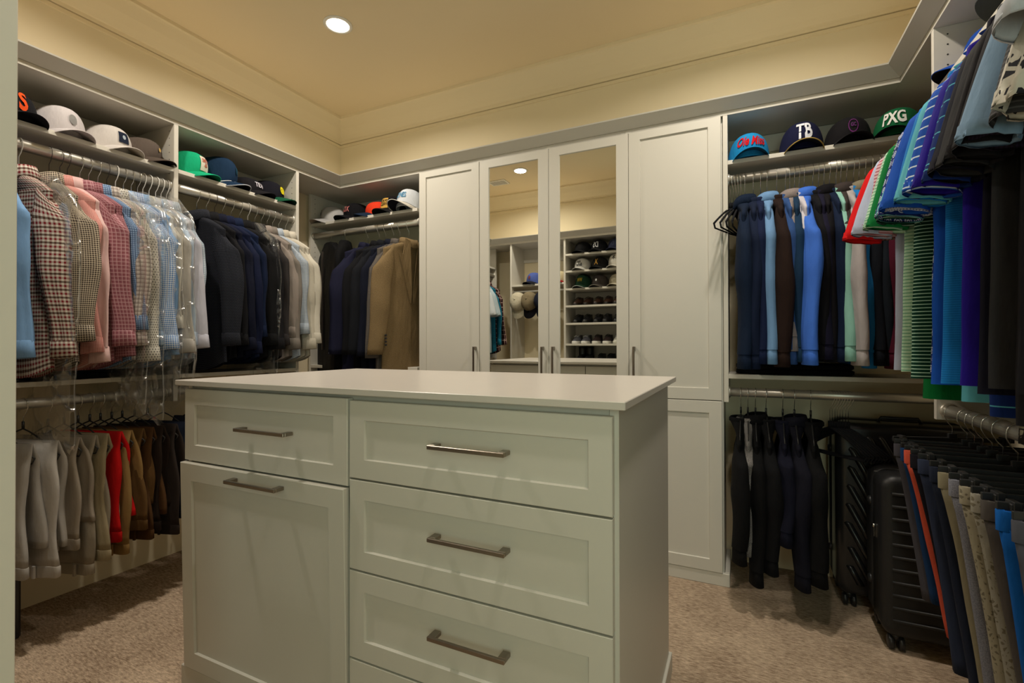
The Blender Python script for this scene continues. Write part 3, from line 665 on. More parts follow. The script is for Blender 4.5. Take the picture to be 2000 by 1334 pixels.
# --- left wall, upper rod
LS = [
 (0.30, 'shirt', 'dark red plaid shirt seen only in the mirror', ('#3a1416', 'plaid', '#120c12', '#c9a9a0', 0.045, 0.5), dict(sw=0.04)),
 (0.40, 'shirt', 'teal and black small check shirt seen in the mirror', ('#0d3a4d', 'check', '#1f7f9c', None, 0.011, 0.3), dict(sw=0.05, hk='velvet')),
 (0.50, 'polo', 'pale grey-blue short sleeve shirt seen in the left mirror', ('#a9b6bd', 'solid'), dict(sw=0.05)),
 (0.585, 'polo', 'white short sleeve shirt at the edge of the left mirror', ('#c8ccd0', 'solid'), dict(sw=0.05)),
 (0.690, 'shirt', 'light blue chambray shirt with wide sleeve at the left picture edge', ('#7ba3cf', 'solid'), dict(sw=0.042, a0=0.06, hk='white', L=0.60, out=-0.012)),
 (0.785, 'shirt', 'white shirt with red and green gingham check', ('#7c1f26', 'gingham', '#d5cdbf', '#23402c', 0.0135, 0.5), dict(sw=0.042, hk='white', L=0.60, length=0.76)),
 (0.868, 'shirt', 'brown and cream houndstooth check shirt, its broad cuff out front', ('#332621', 'gingham', '#cdbfa8', None, 0.0075, 0.55), dict(sw=0.05, a0=0.075, hk='wire', L=0.545, yoff=-0.02)),
 (0.899, 'shirt', 'salmon pink micro gingham shirt', ('#b05a54', 'gingham', '#e0b3a8', None, 0.005, 0.5), dict(sw=0.026, hk='wire', L=0.585, yoff=-0.03)),
 (0.922, 'shirt', 'plain pale pink dress shirt', ('#d8b4b0', 'solid'), dict(sw=0.022, hk='wire', L=0.62)),
 (0.960, 'shirt', 'mauve red shirt with white windowpane plaid and fold-down collar', ('#8a5058', 'plaid', '#a8737a', '#c8a2a4', 0.014, 0.5), dict(sw=0.038, L=0.56)),
 (0.988, 'shirt', 'second mauve plaid shirt tucked behind the first', ('#7d4850', 'plaid', '#9a6268', '#b68e92', 0.010, 0.5), dict(sw=0.022, L=0.60)),
 (1.018, 'shirt', 'blue shirt with fine navy cross-hatch check', ('#8ba4c4', 'check', '#3d5478', None, 0.008, 0.25), dict(sw=0.030, L=0.50)),
 (1.048, 'shirt', 'cream shirt with grey-brown plaid', ('#cbc2b8', 'plaid', '#8f8178', '#6a5c5c', 0.016, 0.42), dict(sw=0.038, L=0.56, hk='wire')),
 (1.078, 'shirt', 'off-white shirt dotted with small dark spots', ('#d3cfc4', 'dots', '#3c3a3c', None, 0.010, 0.22), dict(sw=0.036, L=0.62, hk='white')),
 (1.106, 'shirt', 'light blue and white tartan shirt under plastic', ('#a3bddb', 'plaid', '#6a90c4', '#dfe6ee', 0.015, 0.5), dict(sw=0.024)),
 (1.134, 'shirt', 'bright blue and white gingham shirt', ('#4b7fc4', 'gingham', '#dfe8f2', None, 0.0085, 0.5), dict(sw=0.038, L=0.575)),
 (1.158, 'shirt', 'plain sky blue oxford shirt', ('#86aedb', 'solid'), dict(sw=0.022, L=0.60)),
 (1.178, 'shirt', 'pale ivory shirt in a dry-cleaning bag', ('#cfcabe', 'solid'), dict(sw=0.026, L=0.49, hk='white')),
 (1.202, 'shirt', 'light warm grey shirt in a dry-cleaning bag', ('#b3aea6', 'solid'), dict(sw=0.036, L=0.59, hk='white')),
 (1.228, 'shirt', 'icy blue dress shirt in a dry-cleaning bag', ('#b4c6dc', 'solid'), dict(sw=0.024, L=0.56, hk='white')),
 (1.250, 'shirt', 'silvery lavender shirt in a dry-cleaning bag', ('#bdbdc9', 'solid'), dict(sw=0.038, L=0.57, hk='white')),
 (1.272, 'shirt', 'pale blue-grey shirt with fine graph check', ('#bfc9d2', 'check', '#7d8fa6', None, 0.008, 0.2), dict(sw=0.030, L=0.57, hk='white')),
 (1.405, 'shirt', 'charcoal micro-dot shirt with upright collar', ('#15161d', 'dots', '#464a56', None, 0.006, 0.22), dict(sw=0.048, L=0.56, length=0.76)),
 (1.450, 'shirt', 'black shirt beside the charcoal dotted one', ('#101014', 'solid'), dict(sw=0.03)),
 (1.490, 'shirt', 'midnight navy shirt with white buttons', ('#0b0f22', 'solid'), dict(sw=0.036, L=0.58, hk='wire')),
 (1.530, 'shirt', 'deep royal navy dress shirt', ('#0c1430', 'solid'), dict(sw=0.036, L=0.60)),
 (1.575, 'shirt', 'navy shirt with faint blue shoulder sheen', ('#0e1b38', 'solid'), dict(sw=0.026, L=0.52)),
 (1.620, 'shirt', 'plain black shirt left of the plastic-covered one', ('#0d0d0f', 'solid'), dict(sw=0.036)),
 (1.665, 'shirt', 'black shirt in a torn plastic cover', ('#141316', 'solid'), dict(sw=0.036, L=0.58, hk='white')),
 (1.705, 'shirt', 'charcoal brown dress shirt', ('#312d2d', 'solid'), dict(sw=0.028)),
 (1.742, 'shirt', 'plain taupe grey dress shirt', ('#8b8078', 'solid'), dict(sw=0.030, L=0.52)),
 (1.778, 'shirt', 'warm grey dress shirt with rolled cuff', ('#787068', 'solid'), dict(sw=0.034, L=0.58)),
 (1.812, 'shirt', 'pale shirt with fine blue graph check in the far bay', ('#b8bec4', 'check', '#76879c', None, 0.008, 0.2), dict(sw=0.030, L=0.50)),
 (1.850, 'shirt', 'cream shirt, second from the corner panel', ('#b8b0a0', 'solid'), dict(sw=0.034, L=0.58)),
 (1.895, 'shirt', 'light stone shirt nearest the corner panel', ('#c4bdae', 'solid'), dict(sw=0.040, L=0.55)),
]
for (p, kind, lab, fb, kw) in LS:
    kw = dict(kw); kw.setdefault('group', 'shirts on the left upper rod'); kw['L'] = kw.get('L', 0.56)-0.080; kw['length'] = kw.get('length', 0.74)-0.06
    garment(kind, 'left', p, lab, fabric(*fb), **kw)

# --- clear dry-cleaning covers
def film(p0, p1, ztop, zbot, label, seed, x0=-2.50, x1=-2.06, k=1.0):
    f = folds(seed); r = random.Random(seed); b = MB(); rings = []; cy = (p0+p1)/2; cx = (x0+x1)/2; hy = (p1-p0)/2; hx = (x1-x0)/2
    for i in range(20):
        t = i/19; z = ztop-(ztop-zbot)*t
        sx = min(1, 0.32+t*5.5) if t < 0.14 else 1.0
        rings.append(ring(cx+0.01*math.sin(7*t+seed), cy, z, hx*sx*(1-0.08*t)+0.004*math.sin(31*t+seed), hy*(0.75+0.25*math.sin(t*9+seed)*0.4), 36, 2.3, f, 0.011*k, zf=lambda th, t=t: (0.02*math.sin(3*th+seed)+0.012*math.sin(7*th)) if t > 0.95 else 0))
    b.loft(rings); o = b.build('dry_cleaning_cover', FILM, loc=None)
    return tag(o, label, 'plastic cover', 'clear plastic covers on the left rod')
film(0.812, 0.885, 1.66, 0.70, 'clear crinkled plastic cover between the red gingham and houndstooth shirts', 11)
film(1.045, 1.098, 1.67, 0.80, 'clear plastic cover over the spotted off-white shirt', 23)
film(1.085, 1.175, 1.68, 0.76, 'clear plastic cover hanging lowest over the blue gingham shirt', 31)
film(1.160, 1.222, 1.68, 0.83, 'clear shiny plastic cover over the ivory shirt', 47)
film(1.215, 1.290, 1.69, 0.80, 'clear plastic cover on the graph check shirt beside the divider', 59, x1=-2.075)
film(1.650, 1.705, 1.68, 0.84, 'clear torn plastic cover among the black shirts', 67, x1=-2.085)

# --- back wall, left bay: garment bag and jackets
def suitbag(p, label, mat, rz, w=0.2, L=0.86):
    loc = spot('back', p, RZ); t = thing('garment_bag', label, 'garment bag', loc, rz=rz)
    f = folds(int(p*100)); b = MB(); rings = []
    for k in range(16):
        q = k/15; z = -0.062-L*q; W = w*min(1, 0.28+q*6.5); rings.append(ring(0, 0, z, W, 0.03+0.015*min(1, q*3), 30, 2.8, f, 0.006))
    b.loft(rings, cap0=True, cap1=True); b.build('cover', mat, t)
    z = MB(); z.box(-0.004, 0.004, -0.056, -0.046, -0.75, -0.12, 0.001); z.build('zipper', DWIRE, t)
    hanger('velvet', loc, rz, 'black hanger inside the '+label.split(' hung')[0], group='hangers in use on the back rods'); return t
BAGM = fabric('#0b0b0e', 'solid', rough=0.7)
suitbag(-2.40, 'wide black garment bag hung at the corner end of the back rod', BAGM, math.radians(-25), 0.215)
suitbag(-2.27, 'second black garment bag hung beside the navy blazer', fabric('#0a0a0c', 'solid'), math.radians(-60), 0.19)
JS = [
 (-2.085, 'navy blue blazer with three cuff buttons', ('#191a30', 'solid'), dict(sw=0.055, L=0.60)),
 (-1.995, 'near-black blazer beside the navy one', ('#0c0c10', 'solid'), dict(sw=0.05, L=0.60)),
 (-1.945, 'dark charcoal black wool blazer', ('#111319', 'solid'), dict(sw=0.045, L=0.60)),
 (-1.885, 'dark navy suit jacket beside the grey check one', ('#0c1020', 'solid'), dict(sw=0.04, L=0.61)),
 (-1.838, 'grey fine-check sport coat with dark cuff buttons', ('#6f675f', 'check', '#3f3a37', None, 0.007, 0.3), dict(sw=0.034, L=0.62, length=0.82)),
 (-1.772, 'tan tweed sport coat with notched lapel', ('#857050', 'melange', '#6e5a3c', None, 0.003, 0.5), dict(sw=0.045, L=0.60, length=0.78, rz=-14)),
]
for (p, lab, fb, kw) in JS:
    kw = dict(kw); ln = kw.pop('length', 0.76); garment('jacket', 'back', p, lab, fabric(*fb), th=0.022, length=ln, front=1, w=kw.pop('w', 0.185), rz=kw.pop('rz', -5), group='jackets on the back left rod', **kw)

# --- back wall, right bay: pullovers on the upper rod
BS = [
 (0.020, 'navy quarter-zip pullover nearest the tall cabinet', ('#0c1c33', 'solid'), dict(sw=0.040, L=0.62)),
 (0.052, 'dark navy pullover, second from the tall cabinet', ('#0e1a33', 'solid'), dict(sw=0.030, L=0.62)),
 (0.080, 'ink blue pullover left of the light blue one', ('#101c3c', 'solid'), dict(sw=0.026, L=0.60)),
 (0.104, 'light blue fleece pullover with a slim sleeve', ('#6d93bd', 'solid'), dict(sw=0.028, L=0.60)),
 (0.140, 'dark chocolate brown pullover', ('#22140f', 'solid'), dict(sw=0.042, L=0.61)),
 (0.172, 'slate blue pullover beside the brown one', ('#2e4c80', 'solid'), dict(sw=0.024, L=0.60)),
 (0.188, 'beige grey pullover squeezed between blue ones', ('#8b807c', 'solid'), dict(sw=0.016, L=0.55)),
 (0.205, 'petrol blue fleece pullover', ('#16334f', 'solid'), dict(sw=0.026, L=0.59)),
 (0.222, 'white collared pullover behind the cornflower sleeve', ('#c9c4cc', 'solid'), dict(sw=0.014, L=0.5)),
 (0.240, 'bright cornflower blue pullover with a broad full sleeve', ('#3f6fd0', 'solid'), dict(sw=0.044, a0=0.075, L=0.60, fa=0.003)),
 (0.270, 'black pullover right of the cornflower one', ('#0d0d12', 'solid'), dict(sw=0.030, L=0.58)),
 (0.290, 'dark violet navy pullover', ('#15132a', 'solid'), dict(sw=0.028, L=0.58)),
 (0.309, 'black knit pullover left of the mint one', ('#0e0c12', 'solid'), dict(sw=0.024, L=0.59)),
 (0.328, 'deep navy knit pullover touching the mint one', ('#0e1d38', 'solid'), dict(sw=0.024, L=0.59)),
 (0.350, 'mint green pullover with ribbed cuff', ('#8fc4b5', 'solid'), dict(sw=0.027, L=0.585)),
 (0.366, 'dark taupe pullover behind the mint one', ('#3f3735', 'solid'), dict(sw=0.016, L=0.5)),
 (0.385, 'light grey pullover with a broad sleeve', ('#b0aaaa', 'solid'), dict(sw=0.033, a0=0.07, L=0.60, fa=0.004)),
 (0.408, 'azure blue pullover peeking right of the light grey one', ('#1f78bd', 'solid'), dict(sw=0.022, L=0.61)),
 (0.426, 'khaki vertically ribbed pullover', ('#8f8670', 'vstripe', '#79705c', None, 0.004, 0.5), dict(sw=0.018, L=0.52)),
 (0.446, 'black-blue pullover right of the khaki one', ('#0d121b', 'solid'), dict(sw=0.030, L=0.60)),
 (0.468, 'dark slate pullover left of the burgundy one', ('#161d26', 'solid'), dict(sw=0.026, L=0.60)),
 (0.492, 'deep burgundy knitted pullover', ('#4a0c22', 'solid'), dict(sw=0.034, L=0.61)),
 (0.520, 'black fleece pullover right of the burgundy one', ('#100d0f', 'solid'), dict(sw=0.028, L=0.60)),
 (0.545, 'dark brown mottled pullover', ('#2c211b', 'melange', '#130f0e', None, 0.006, 0.5), dict(sw=0.028, L=0.58)),
 (0.575, 'black pullover behind the red polo sleeve', ('#0e0c0d', 'solid'), dict(sw=0.028, L=0.58)),
]
for (p, lab, fb, kw) in BS:
    garment('sweater', 'back', p, lab, fabric(*fb), group='pullovers on the back right rod', length=0.64, th=0.016, **dict(kw, L=kw['L']-0.055))
for i in range(5):
    p = (-0.037, -0.025, -0.015, -0.005, 0.005)[i]
    hanger('velvet', spot('back', p, RZ, 0.0), -PI/2+math.radians(-24+i*5), 'empty black velvet hanger at the cabinet end of the back right upper rod', 'empty hangers on the upper rod')

# --- back wall, right bay: lower rod
BL = [
 (0.000, 'black long sleeve zip top nearest the cabinet on the lower rod', ('#0a0a0c', 'solid'), dict(sw=0.045, L=0.40, length=0.42)),
 (0.027, 'heather grey sweatshirt on the lower rod', ('#8a8684', 'melange', '#5c5856', None, 0.003, 0.5), dict(sw=0.016, L=0.37, length=0.34)),
 (0.056, 'black jacket right of the grey sweatshirt', ('#08080a', 'solid'), dict(sw=0.040, L=0.47, length=0.44)),
 (0.096, 'black track top with loose cuffs, middle of the lower rod', ('#0b0b0e', 'solid'), dict(sw=0.045, L=0.42, length=0.40)),
 (0.158, 'short navy top on the lower rod', ('#0f1020', 'solid'), dict(sw=0.040, L=0.30, length=0.34)),
 (0.200, 'navy black jacket with wide cuffs on the lower rod', ('#10101c', 'solid'), dict(sw=0.050, L=0.45, length=0.38)),
 (0.258, 'black jacket beside the bunch of empty hangers', ('#08080a', 'solid'), dict(sw=0.055, L=0.42, length=0.42)),
]
for (p, lab, fb, kw) in BL: garment('sweater', 'back', p, lab, fabric(*fb), z=RZL, group='dark tops on the back lower rod', hk='tube', th=0.018, **kw)
for i, p in enumerate((0.324, 0.332, 0.341, 0.350, 0.358, 0.367, 0.377, 0.386)):
    hanger('velvet', spot('back', p, RZL), -PI/2+math.radians(42+i*1.2), 'empty black velvet hanger bunched on the back lower rod', 'bunched empty hangers on the lower rod')

# --- right wall, upper rod: polo shirts
PS = [
 (1.775, 'bright red polo shirt farthest along the right rod', ('#d81216', 'solid'), dict(w=0.125, dx=0.022, sw=0.04)),
 (1.735, 'orange and pink flowered polo shirt behind the red one', ('#6b3a34', 'print', '#d98a86', '#2f5a3a', 0.010, 0.4), dict(length=0.70, sw=0.024, dx=-0.012)),
 (1.695, 'plain pale periwinkle polo shirt', ('#b7c0da', 'solid'), dict(dx=0.012, sw=0.04)),
 (1.660, 'pink and white horizontally striped polo shirt', ('#d9b3bd', 'hstripe', '#a8626e', None, 0.010, 0.4), dict(sw=0.026)),
 (1.622, 'pale mint polo shirt with fine green stripes', ('#b9dcc0', 'hstripe', '#6fa98a', None, 0.009, 0.3), {}),
 (1.585, 'plain kelly green polo shirt', ('#0c7a3c', 'solid'), dict(length=0.80, sw=0.026)),
 (1.550, 'dark green polo shirt with thin white stripes', ('#0e3a2a', 'hstripe', '#b8dcc6', None, 0.009, 0.25), dict(sw=0.040)),
 (1.508, 'aqua polo shirt with soft sleeves', ('#74c2c6', 'solid'), {}),
 (1.470, 'navy polo shirt printed with white ring medallions', ('#14276b', 'rings', '#c6cfe6', None, 0.022, 0.4), dict(sw=0.042)),
 (1.428, 'white and grey-blue zigzag texture polo shirt', ('#c3c8d6', 'dots', '#6a7698', None, 0.0065, 0.3), dict(dx=-0.005)),
 (1.392, 'saturated plain royal blue polo shirt', ('#1550b4', 'solid'), dict(sw=0.042)),
 (1.350, 'bright azure ribbed polo shirt', ('#1b7fd0', 'hstripe', '#1570bc', None, 0.005, 0.5), {}),
 (1.312, 'plain light turquoise polo shirt', ('#5fb4c6', 'solid'), dict(length=0.79)),
 (1.276, 'blue polo shirt with white pinstripes across', ('#1a4fb0', 'hstripe', '#cfe0f0', None, 0.020, 0.16), dict(sw=0.042)),
 (1.236, 'deep indigo violet polo shirt', ('#22108a', 'solid'), dict(sw=0.040)),
 (1.196, 'navy polo shirt with teal lines', ('#0f2a6a', 'hstripe', '#58b0c4', None, 0.030, 0.08), dict(length=0.80)),
 (1.160, 'black navy polo shirt with wide dark sleeve', ('#0c0c1c', 'solid'), dict(sw=0.048)),
 (1.118, 'washed dark charcoal polo shirt', ('#2a2a2c', 'solid'), dict(sw=0.044)),
 (1.078, 'black polo shirt with leopard print hem band', ('#151316', 'solid'), dict(length=0.80, sw=0.03)),
 (1.040, 'plain black polo shirt with a crisp sleeve hem', ('#141216', 'solid'), dict(sw=0.046)),
 (0.998, 'dark aubergine pinstriped polo shirt', ('#2a2136', 'vstripe', '#1d1626', None, 0.006, 0.5), {}),
 (0.952, 'smooth steel blue polo shirt', ('#7b98b4', 'solid'), dict(sw=0.032, fa=0.002, dx=0.012, w=0.165)),
 (0.915, 'charcoal striped polo shirt behind the patterned one', ('#3a3a3c', 'hstripe', '#5a5a5c', None, 0.008, 0.3), dict(sw=0.040)),
 (0.868, 'ivory polo shirt printed with small black motifs', ('#cfcabd', 'print', '#26262c', None, 0.016, 0.5), dict(sw=0.050)),
 (0.815, 'plain white polo shirt nearest the camera', ('#c6cad2', 'solid'), dict(sw=0.046, short=0.20, dx=0.02)),
]
for (p, lab, fb, kw) in PS:
    kw = dict(kw); kw.setdefault('sw', 0.036); kw['length'] = kw.get('length', 0.75)-0.02+random.uniform(-0.012, 0.012); kw.setdefault('w', 0.186 if any(k in lab for k in ('periwinkle', 'mint', 'dark green', 'saturated', 'azure', 'indigo', 'washed', 'black navy', 'plain black')) else random.uniform(0.145, 0.168))
    if 'leopard' in lab: kw['hemm'] = fabric('#1a1718', 'print', '#8f8a76', None, 0.010, 0.4)
    garment('polo', 'right', p, lab, fabric(*fb), group='polo shirts on the right upper rod', front=1, th=0.022, rz=random.uniform(-5, 5), lift=0.042, **kw)

# --- trousers folded over hangers, left lower rod
def trousers(p, label, mat, L1=0.40, L2=0.37, th=0.016, hk='tube', half=0.15, puff=0.02, rz=0):
    SEED[0] += 1; sd = SEED[0]*11; loc = spot('left', p, RZL, 0.0); t = thing('folded_trousers', label, 'trousers', loc, rz=math.radians(rz), group='trousers on the left lower rod')
    zt = -0.137
    for k, (sgn, L) in enumerate(((-1, L1), (1, L2))):
        f = folds(sd+k); b = MB(); rings = []
        for i in range(15):
            q = i/14; z = zt-L*q; y = sgn*(0.002+(th*0.95)*min(1, q*6)+0.004*q)
            near = half+puff*math.sin(q*4.5+sd+k*1.3)*math.sin(q*PI)*0.8+(0.012+0.012*((sd+k)%3))*q; far = -half*0.92
            rings.append(ring((near+far)/2, y, z+(0.010 if i == 0 else 0), (near-far)/2, th*0.72*(0.35+0.65*min(1, q*7)), 32, 3.6, f, 0.007*min(1, q*3)))
        b.loft(rings, cap0=True, cap1=True); leg = b.build('trouser_leg', mat, t)
        if k == 0:
            r = rings[-1]; cx = (near+far)/2; hw = (near-far)/2+0.004
            wb = MB(); sc = lambda k_, dz: [((p_[0]-cx)*k_+cx, (p_[1]-y)*(k_+0.02)+y, p_[2]+dz) for p_ in rings[-1]]
            wb.loft([sc(0.985, 0.004), sc(1.012, 0.0), sc(1.016, -0.034), sc(0.99, -0.037)], cap0=True, cap1=True); wbo = wb.build('waistband', mat, t)
            for q in (-0.1, 0.03, 0.11): MB().box(q-0.005, q+0.005, y-th*1.18-0.003, y-th*1.18+0.004, zt-L-0.037, zt-L+0.006, 0.001).build('belt_loop', mat, wbo)
    hanger(hk, loc, math.radians(rz), f'slim black hanger carrying the {label}', 'hangers under the folded trousers'); return t
TS = [
 (0.735, 'off-white trousers hung at the picture edge', '#a8a39c', 0.40), (0.800, 'white jeans with pale waistband', '#b4aea6', 0.42),
 (0.868, 'light grey-beige chinos next to the white jeans', '#94897a', 0.35), (0.915, 'long stone chinos hanging lowest', '#8f8574', 0.46), (0.958, 'pale khaki chinos beside the red trousers', '#988b6e', 0.42),
 (0.995, 'bright red trousers on the left lower rod', '#b80d0d', 0.37), (1.030, 'camel tan chinos right of the red trousers', '#8a6c40', 0.43), (1.068, 'golden brown chinos on the left lower rod', '#5c4222', 0.35),
 (1.105, 'dark caramel brown cotton trousers', '#4c3219', 0.40), (1.150, 'very dark espresso brown trousers', '#2a1f18', 0.38), (1.200, 'slate grey-brown trousers beside the dark jeans', '#2e2622', 0.41),
 (1.262, 'dark indigo jeans before the denim pair', '#151c2c', 0.36),
]
for i, (p, lab, c, L) in enumerate(TS): trousers(p, lab, fabric(c, 'solid'), L, L-0.05, th=0.019 if i < 11 else 0.03, rz=random.uniform(12, 17))
for i, (p, lab, c, L) in enumerate([(1.40, 'faded dark denim jeans left of the brown jeans', '#1d2230', 0.36), (1.47, 'brown-black jeans with stitched waistband', '#231a16', 0.34), (1.54, 'black-blue jeans touching the island corner in view', '#0b0e1a', 0.36), (1.62, 'plain black trousers farther along the lower rod', '#0a0a0c', 0.34)]):
    trousers(p, lab, fabric(c, 'solid'), L, L-0.05, th=0.026, rz=random.uniform(5, 16))

# --- shorts on clip hangers, right lower rod
def shorts(p, label, mat, L=0.50, th=0.016, bot=0.085, tie=None, off=0.0):
    SEED[0] += 1; sd = SEED[0]*5; loc = spot('right', p, RZL, off); rot = PI+math.radians(random.uniform(-5, 5)); t = thing('clipped_trousers', label, 'trousers', loc, rz=rot, group='trousers clipped on the right lower rod')
    f = folds(sd); b = MB(); rings = []; zt = -0.092
    for i in range(15):
        q = i/14; z = zt-0.034-L*q; near = 0.163-(0.163-bot)*q**0.85; far = -0.16+0.05*q
        rings.append(ring((near+far)/2, 0.002*math.sin(5*q+sd), z, (near-far)/2, th*(1+0.35*q), 26, 2.8, f, 0.004*min(1, q*4)))
    b.loft(rings, cap0=True, cap1=True); b.build('legs', mat, t)
    wb = MB(); wb.loft([ring(0.0015, 0, zt-0.038, 0.1645, th*1.05, 26, 3), ring(0.0015, 0, zt-0.002, 0.1650, th*1.06, 26, 3), ring(0.0015, 0, zt, 0.163, th*0.95, 26, 3), ring(0.0015, 0, zt-0.012, 0.155, th*0.6, 26, 3)]); wbo = wb.build('waistband', mat, t)
    for q in (-0.09, 0.0, 0.10): MB().box(q-0.005, q+0.005, th*1.12-0.002, th*1.12+0.003, zt-0.042, zt+0.001, 0.001).build('belt_loop', mat, wbo)
    MB().box(0.045, 0.118, th*1.10, th*1.22, zt-0.105, zt-0.098, 0.001).build('pocket_welt', mat, t)
    hanger('clip', loc, rot, f'black clip hanger holding the {label}', 'clip hangers on the right lower rod'); return t
CS = [
 (1.800, 'dark grey trousers clipped farthest along the lower rod', '#45434a', 0.42, 0.10), (1.752, 'petrol blue trousers between grey and coral', '#15345c', 0.40, 0.10),
 (1.700, 'coral orange trousers on the clip hanger rod', '#c2503a', 0.47, 0.075), (1.648, 'black trousers right of the coral pair', '#131018', 0.40, 0.09), (1.590, 'slate navy trousers with dark waistband', '#2a3146', 0.50, 0.10),
 (1.520, 'midnight blue trousers beside the khaki pair', '#1c2233', 0.54, 0.085), (1.440, 'khaki stone trousers with plain waistband', '#837b64', 0.54, 0.085), (1.385, 'mid-grey melange woven trousers', '#6e6e78', 0.56, 0.09),
 (1.330, 'beige printed trousers with welt pocket', '#958d79', 0.55, 0.09), (1.285, 'light stone trousers beside the printed pair', '#8f8a7e', 0.52, 0.09), (1.238, 'dark taupe trousers left of the bright blue pair', '#4e4844', 0.50, 0.09),
 (1.180, 'bright cobalt blue trousers on the clip rod', '#0e58a8', 0.55, 0.10), (1.105, 'grey trousers nearest the camera at the right picture edge', '#4c4c54', 0.52, 0.12),
]
for (p, lab, c, L, bt) in CS:
    fm = fabric(c, 'melange', '#7e7e88', None, 0.003, 0.5) if 'melange' in lab else (fabric(c, 'print', '#6d6554', None, 0.012, 0.6) if 'printed' in lab else fabric(c, 'solid'))
    shorts(p, lab, fm, L, 0.017, bt)
hanger('clip', spot('right', 1.905, RZL), PI+0.3, 'empty clip hanger against the end panel of the right lower rod')

# ------------------------------------------------------------------ caps
def text_mesh(txt, size, shear=0.0, bold=0.0):
    cu = bpy.data.curves.new('lettering', 'FONT'); cu.body = txt; cu.size = size; cu.align_x = 'CENTER'; cu.align_y = 'CENTER'; cu.shear = shear; cu.offset = bold; cu.resolution_u = 3; cu.space_line = 0.8
    o = bpy.data.objects.new('lettering', cu); COL.objects.link(o); dg = bpy.context.evaluated_depsgraph_get()
    me = bpy.data.meshes.new_from_object(o.evaluated_get(dg)); bpy.data.objects.remove(o); bpy.data.curves.remove(cu); return me
def crown_pt(th, t, rx, ry, h, hf):
    """th = angle (0 front), t = 0 at the rim .. 1 at the top"""
    a = t*PI/2; rr = math.cos(a)**0.62 if t < 1 else 0.0; z = h*math.sin(a)**0.95
    fr = max(0, math.cos(th)); boost = 1+hf*fr*math.sin(a*2)*0.5
    return (rx*rr*math.cos(th)*boost, ry*rr*math.sin(th), z*(1+hf*0.25*fr*math.sin(a*2)))
_capm = {}
def capmat(c, mesh=False):
    k = (c, mesh)
    if k not in _capm: _capm[k] = fabric(c, 'dots', '#777777' if mesh else c, None, 0.004, 0.2) if mesh else fabric(c, 'solid')
    return _capm[k]
def cap(label, loc, rz, crown, bill=None, under=None, back=None, logo=None, lc='#ffffff', lsz=0.035, shear=0.0, rope=None, edge=None, h=0.108, hf=0.25, badge=None, group=None, tilt=0, patch=None, bold=0.0005, lz=0.31, roll=0, frontc=None):
    t = thing('baseball_cap', label, 'cap', loc, rot=(roll, tilt, rz), group=group); rx, ry = 0.094, 0.082; bill = bill or crown; under = under or bill
    def part(name, th0, th1, n, mat, par=t, sc=1.0):
        b = MB(); rings = []
        for i in range(11):
            tt = i/10; r_ = []
            for k in range(n+1):
                th = th0+(th1-th0)*k/n; p = crown_pt(th, tt*0.999, rx*sc, ry*sc, h*sc, hf)
                g = 1-0.018*max(0, 1-abs((th/(PI/3)) % 1-0.5 if 0 else ((th+PI/6) % (PI/3)-PI/6))/0.05)
                r_.append((p[0]*g, p[1]*g, p[2]+0.012))
            rings.append(r_)
        b.loft(rings, closed=False); return b.build(name, mat, par)
    part('crown_front', -PI/2, PI/2, 26, capmat(frontc or crown)); part('crown_back', PI/2, 3*PI/2, 22, capmat(back or crown, bool(back)))
    MB().loft([[(rx*s*math.cos(2*PI*k/28), ry*s*math.sin(2*PI*k/28), z) for k in range(28)] for s, z in ((0.985, 0.016), (1.004, 0.014), (1.0, 0.004), (0.975, 0.005), (0.96, 0.014))]).build('sweatband', capmat(crown), t)
    MB().lathe([(0.0, h+0.008), (0.008, h+0.008), (0.009, h+0.013), (0.005, h+0.017), (0, h+0.018)], 12).build('button', capmat(crown), t)
    def bp(u, v, dz=0, ex=0):
        ph = u*math.radians(66); bx = rx*math.cos(ph); by = ry*math.sin(ph)*1.0
        out = (0.074+ex)*math.sqrt(max(0, 1-abs(u)**2.6)); x = bx+out*v; y = by*(1+0.10*v*(1-abs(u)))
        return (x, y, 0.030-0.030*(y/0.080)**2-0.012*v+dz-0.004*v*v)
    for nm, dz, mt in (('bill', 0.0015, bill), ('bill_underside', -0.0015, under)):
        b = MB(); b.loft([[bp(-1+2*k/20, v/5, dz) for k in range(21)] for v in range(6)], closed=False)
        if nm == 'bill': b.loft([[bp(-1+2*k/20, 1, 0.0015) for k in range(21)], [bp(-1+2*k/20, 1, 0, 0.0015) for k in range(21)], [bp(-1+2*k/20, 1, -0.0015) for k in range(21)]], closed=False)
        b.build(nm, capmat(mt), t)
    if edge: MB().tube([bp(-1+2*k/20, 1, 0, 0.002) for k in range(21)], 0.0022, 5).build('bill_piping', capmat(edge), t)
    if rope: MB().tube([bp(-0.98+1.96*k/18, 0.03, 0.004) for k in range(19)], 0.0026, 5).build('rope', capmat(rope), t)
    def wrap(v, lift=0.0025):
        th = v[0]/0.088; tt = lz+v[1]/0.105; p = crown_pt(th, max(0.02, min(0.95, tt)), rx, ry, h, hf); q = Vector((p[0], p[1], 0)).normalized() if abs(p[0])+abs(p[1]) > 1e-6 else Vector((1, 0, 0))
        return (p[0]+q.x*lift, p[1]+q.y*lift, p[2]+0.012+lift*0.6)
    if patch:
        pw, ph_, pc = patch; b = MB(); b.loft([[wrap((-pw/2+pw*k/8, -ph_/2+ph_*j/5), 0.0022) for k in range(9)] for j in range(6)], closed=False, smooth=True); b.build('patch', capmat(pc), t)
    if logo:
        me = text_mesh(logo, lsz, shear, bold)
        for v in me.vertices: v.co = wrap(v.co, 0.0038 if patch else 0.003)
        me.materials.append(capmat(lc)); o = bpy.data.objects.new('embroidery', me); COL.objects.link(o); o.parent = t
